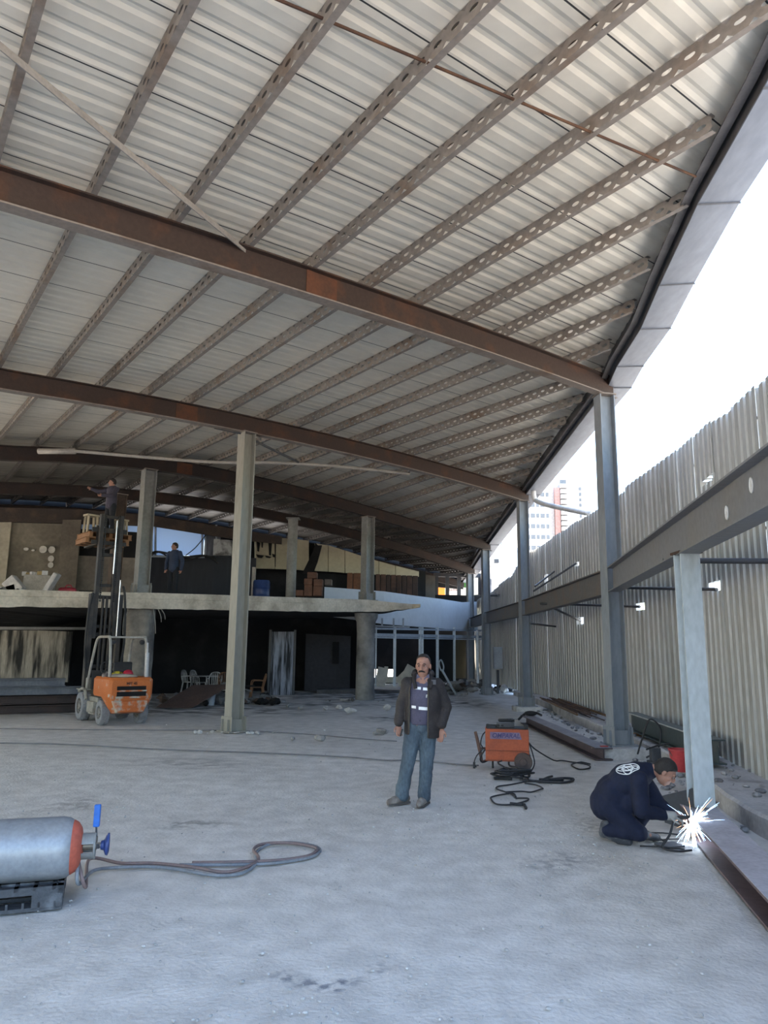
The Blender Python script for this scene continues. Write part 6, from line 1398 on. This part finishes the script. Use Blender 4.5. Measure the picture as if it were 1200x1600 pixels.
# round line emblem on the back
bm = bmesh.new(); bm.from_mesh(ov.data); bvh = BVHTree.FromBMesh(bm); pl_ = PLOC[wd_.name]
lc = V(.005, -.115, .70)
def onback(u, v):
    o_ = WT @ (lc+V(u, v*.8, .3)+V(0, -.24, 0)) - pl_; h = bvh.ray_cast(o_, (WT.to_3x3() @ V(0, .8, -1)).normalized()); return (h[0]+h[1]*.003+pl_) if h[0] is not None else None
em_ = mat('white_print', (.80, .82, .85), .7); a = MB()
lines = [[(.105*math.cos(t), .105*math.sin(t)) for t in np.linspace(0, 2*PI, 40)], [(.095*math.cos(t), .045*math.sin(t)) for t in np.linspace(0, 2*PI, 32)], [(.045*math.cos(t), .1*math.sin(t)) for t in np.linspace(0, 2*PI, 32)],
         [(-.1, .03), (-.03, .06), (.03, -.06), (.1, -.03)], [(-.07, -.075), (-.02, .02), (.05, .085)], [(-.06, .0), (.0, .03), (.06, .0), (0, -.035), (-.06, 0)]]
for ln in lines:
    P = [onback(*q) for q in ln]; P = [q for q in P if q is not None]
    if len(P) > 3: a.tube(P, .0042, 5)
a.build('back_emblem', em_, wd_)
bm.free()
# electrode holder, spark
sp_ = at(1081, 1286, 7.58)
eh = empty('electrode_holder', tuple(WT @ (WR+V(.08, 0, -.02))), 'black electrode holder in the welder\'s gloved hand', 'electrode holder'); a = MB(); p_ = WT @ (WR+V(.06, .0, -.02)); q_ = WT @ (WR+V(.19, .0, -.0)); a.caps(p_, q_, .018, .014); a.build('grip', black, eh, smooth=True); a = MB(); a.cyl(q_, sp_.lerp(q_, .12), .004, n=6); a.build('electrode', dark_st, eh)
a = MB(); a.tube(spline([p_, p_+V(-.05, -.05, -.15), gr(1030, 1312)+V(0, 0, .012), gr(1010, 1322)+V(0, 0, .012), gr(1000, 1315)+V(0, 0, .3)], 5), .012, 6) if False else a.tube(spline([p_, p_+V(-.06, -.03, -.14), V(p_.x-.14, p_.y-.05, .02), V(p_.x-.05, p_.y-.16, .015), V(p_.x+.1, p_.y-.12, .015)], 5), .011, 6); tag(a.build('welding_lead', cable_m, smooth=True), 'black lead hanging from the electrode holder to the sooty floor', 'cable')
arc = empty('weld_spark', tuple(sp_), 'dazzling white weld spark at the foot of the short pale post', 'spark'); a = MB(); a.ell(sp_, (.05, .05, .06)); a.build('arc_core', emis('arc_white', (.85, .93, 1.), 30.), arc, smooth=True)
random.seed(6); em2 = emis('spark_blue_white', (.50, .72, 1.), 7.0); em3 = emis('spark_orange', (1., .55, .30), 3.0)
a1_ = MB(); a2_ = MB()
for j in range(110):
    th_, ph_ = random.uniform(0, 2*PI), random.uniform(-1.2, 1.2); d_ = V(math.cos(th_), -random.uniform(.05, .8), math.sin(th_)).normalized(); l0 = random.uniform(.05, .08); l1 = random.uniform(.10, .20) if j % 5 else random.uniform(.2, .34)
    (a1_ if j % 4 else a2_).tube([sp_+d_*l0, sp_+d_*l1*.7, sp_+d_*l1+V(0, 0, -.01)], [.0022, .0014, .0004], 4)
for j in range(10):
    x = random.uniform(-.03, .03); a1_.tube([sp_+V(x*.3, -.02, -.03), sp_+V(x, -.05, -.15), sp_+V(x*1.4, -.06, -.21)], [.002, .0014, .0005], 4)
a1_.build('spark_trail', em2, arc); tag(arc.children[-1], kind='stuff'); a2_.build('spark_trail', em3, arc); tag(arc.children[-1], kind='stuff')
pl2 = bpy.data.lights.new('weld_arc_light', 'POINT'); pl2.energy = 2; pl2.color = (.6, .78, 1.); pl2.shadow_soft_size = .03; plo = bpy.data.objects.new('weld_arc_light', pl2); COL.objects.link(plo); plo.location = sp_+V(-.03, -.08, .03)
# ---- man in navy jacket on the slab
def walker(base, rz, label, jacket, trousers, face_turn, arms, sc=1.0, lean=0.):
    T_ = TR(base, rz) @ Matrix.Scale(sc, 4); r = empty('person', tuple(base), label, 'person'); hc = V(0, -.02-lean, 1.60); hR = Matrix.Rotation(face_turn, 3, 'Z')
    b = MB(T_); head(b, hc, hR, 1.0); sh_l, sh_r = V(-.19, -lean*.8, 1.39), V(.19, -lean*.8, 1.39)
    b.caps(hc+V(0, .02, -.05), V(0, -lean*.8, 1.42), .056, .062); b.caps(V(0, -lean*.8, 1.38), V(0, 0, .95), .125, .13); b.caps(sh_l, sh_r, .058, .058)
    for s_, (E_, W_), S_ in ((-1, arms[0], sh_l), (1, arms[1], sh_r)): b.caps(S_, V(*E_), .05, .04); b.caps(V(*E_), V(*W_), .04, .03); hand(b, V(*W_), (V(*W_)-V(*E_)), s_, .6, 1.0, (0, -1, .2))
    for s_ in (-1, 1): b.caps(V(s_*.09, 0, .9), V(s_*.10, -.02, .47), .085, .058); b.caps(V(s_*.10, -.02, .47), V(s_*.11, .02, .09), .055, .04); b.caps(V(s_*.11, .02, .06), V(s_*.12, -.12, .035), .034, .03)
    remesh(b, 'body', skin, r, .010, 4); face_bits(r, T_ @ hc, T_.to_3x3() @ hR, sc, False, False)
    a = MB(T_); cap(a, hc, hR, 1.0, 1.06, .068, -.045); a.build('hair', hair_m, r, smooth=True)
    b = MB(T_); b.caps(V(0, -lean*.8, 1.36), V(0, 0, .93), .155, .165); b.ell(V(0, -lean*.8, 1.38), (.20, .12, .09))
    for (E_, W_), S_ in ((arms[0], sh_l), (arms[1], sh_r)): b.caps(S_, V(*E_), .075, .065); b.caps(V(*E_), V(*W_), .065, .05)
    b.caps(V(-.07, .03-lean, 1.46), V(.07, .03-lean, 1.46), .05, .05); remesh(b, 'jacket', jacket, r, .013, 4, .5, .008, 8., 2)
    b = MB(T_); b.ell(V(0, 0, .92), (.17, .13, .13))
    for s_ in (-1, 1): b.caps(V(s_*.09, 0, .88), V(s_*.10, -.02, .47), .105, .075); b.caps(V(s_*.10, -.02, .47), V(s_*.11, .02, .08), .072, .065)
    remesh(b, 'trousers', trousers, r, .013, 4, .5, .006, 8., 4)
    for s_ in (-1, 1):
        b = MB(T_); b.caps(V(s_*.11, .04, .05), V(s_*.12, -.15, .04), .048, .042); o = remesh(b, 'shoe', black, r, .012, 2)
        zb = base[2]-PLOC[r.name].z
        for v in o.data.vertices: v.co.z = max(v.co.z, zb+.003)
    return r
nj = mat('navy_jacket', (.030, .045, .085), .8); dt = mat('black_trousers', (.016, .018, .024), .85)
q = at(269, 926, 23.6); zs = float(np.interp(q.x, [p.x for p in fe], [p.z for p in fe]))
walker((q.x, 23.6, zs), -.25, 'man in navy jacket standing on the slab below the milky blue window', nj, dt, -.7, (((-.27, .03, 1.12), (-.24, -.06, .88)), ((.27, .05, 1.12), (.27, -.02, .86))))
q = T @ V(-.02+.2, yb+.80, z5)
walker(tuple(q), -.5, 'worker in dark clothes on the raised pallets reaching up to the rafter', mat('dim_violet_jacket', (.06, .055, .08), .85), dt, -.6, (((-.36, -.18, 1.32), (-.46, -.36, 1.38)), ((.24, -.18, 1.16), (.05, -.38, 1.14))), .92)
# ------------------------------------------------------------------ light
w = bpy.data.worlds.new('sky'); S.world = w; w.use_nodes = True; nt = w.node_tree; N = nt.nodes; L = nt.links
sky = N.new('ShaderNodeTexSky'); sky.sky_type = 'NISHITA'; sky.sun_disc = False; sky.sun_elevation = math.radians(50); sky.sun_rotation = math.radians(-50)
sky.air_density = 1.2; sky.dust_density = 1.5; sky.ozone_density = 1.5
bg = N['Background']; bg.inputs['Strength'].default_value = SKY_S
L.new(sky.outputs[0], bg.inputs['Color'])
sl_ = bpy.data.lights.new('sun', 'SUN'); sl_.energy = SUN_E; sl_.angle = math.radians(1.0); sl_.color = (1, .90, .76)
so = bpy.data.objects.new('sun', sl_); COL.objects.link(so)
az, el = math.radians(-50), math.radians(50)      # azimuth from +Y towards +X
d = V(math.sin(az)*math.cos(el), math.cos(az)*math.cos(el), math.sin(el)); so.rotation_euler = d.to_track_quat('Z', 'Y').to_euler(); so.location = (0, 0, 30)
vs = S.view_settings; S.display_settings.display_device = 'sRGB'; vs.view_transform = 'Standard'; vs.look = 'None'; vs.gamma = 1; vs.exposure = EXPO; vs.use_curve_mapping = False
bpy.data.scenes.remove(TMP)
S.cycles.max_bounces = 8; S.cycles.diffuse_bounces = 6; S.cycles.use_denoising = True; S.cycles.sample_clamp_indirect = 6
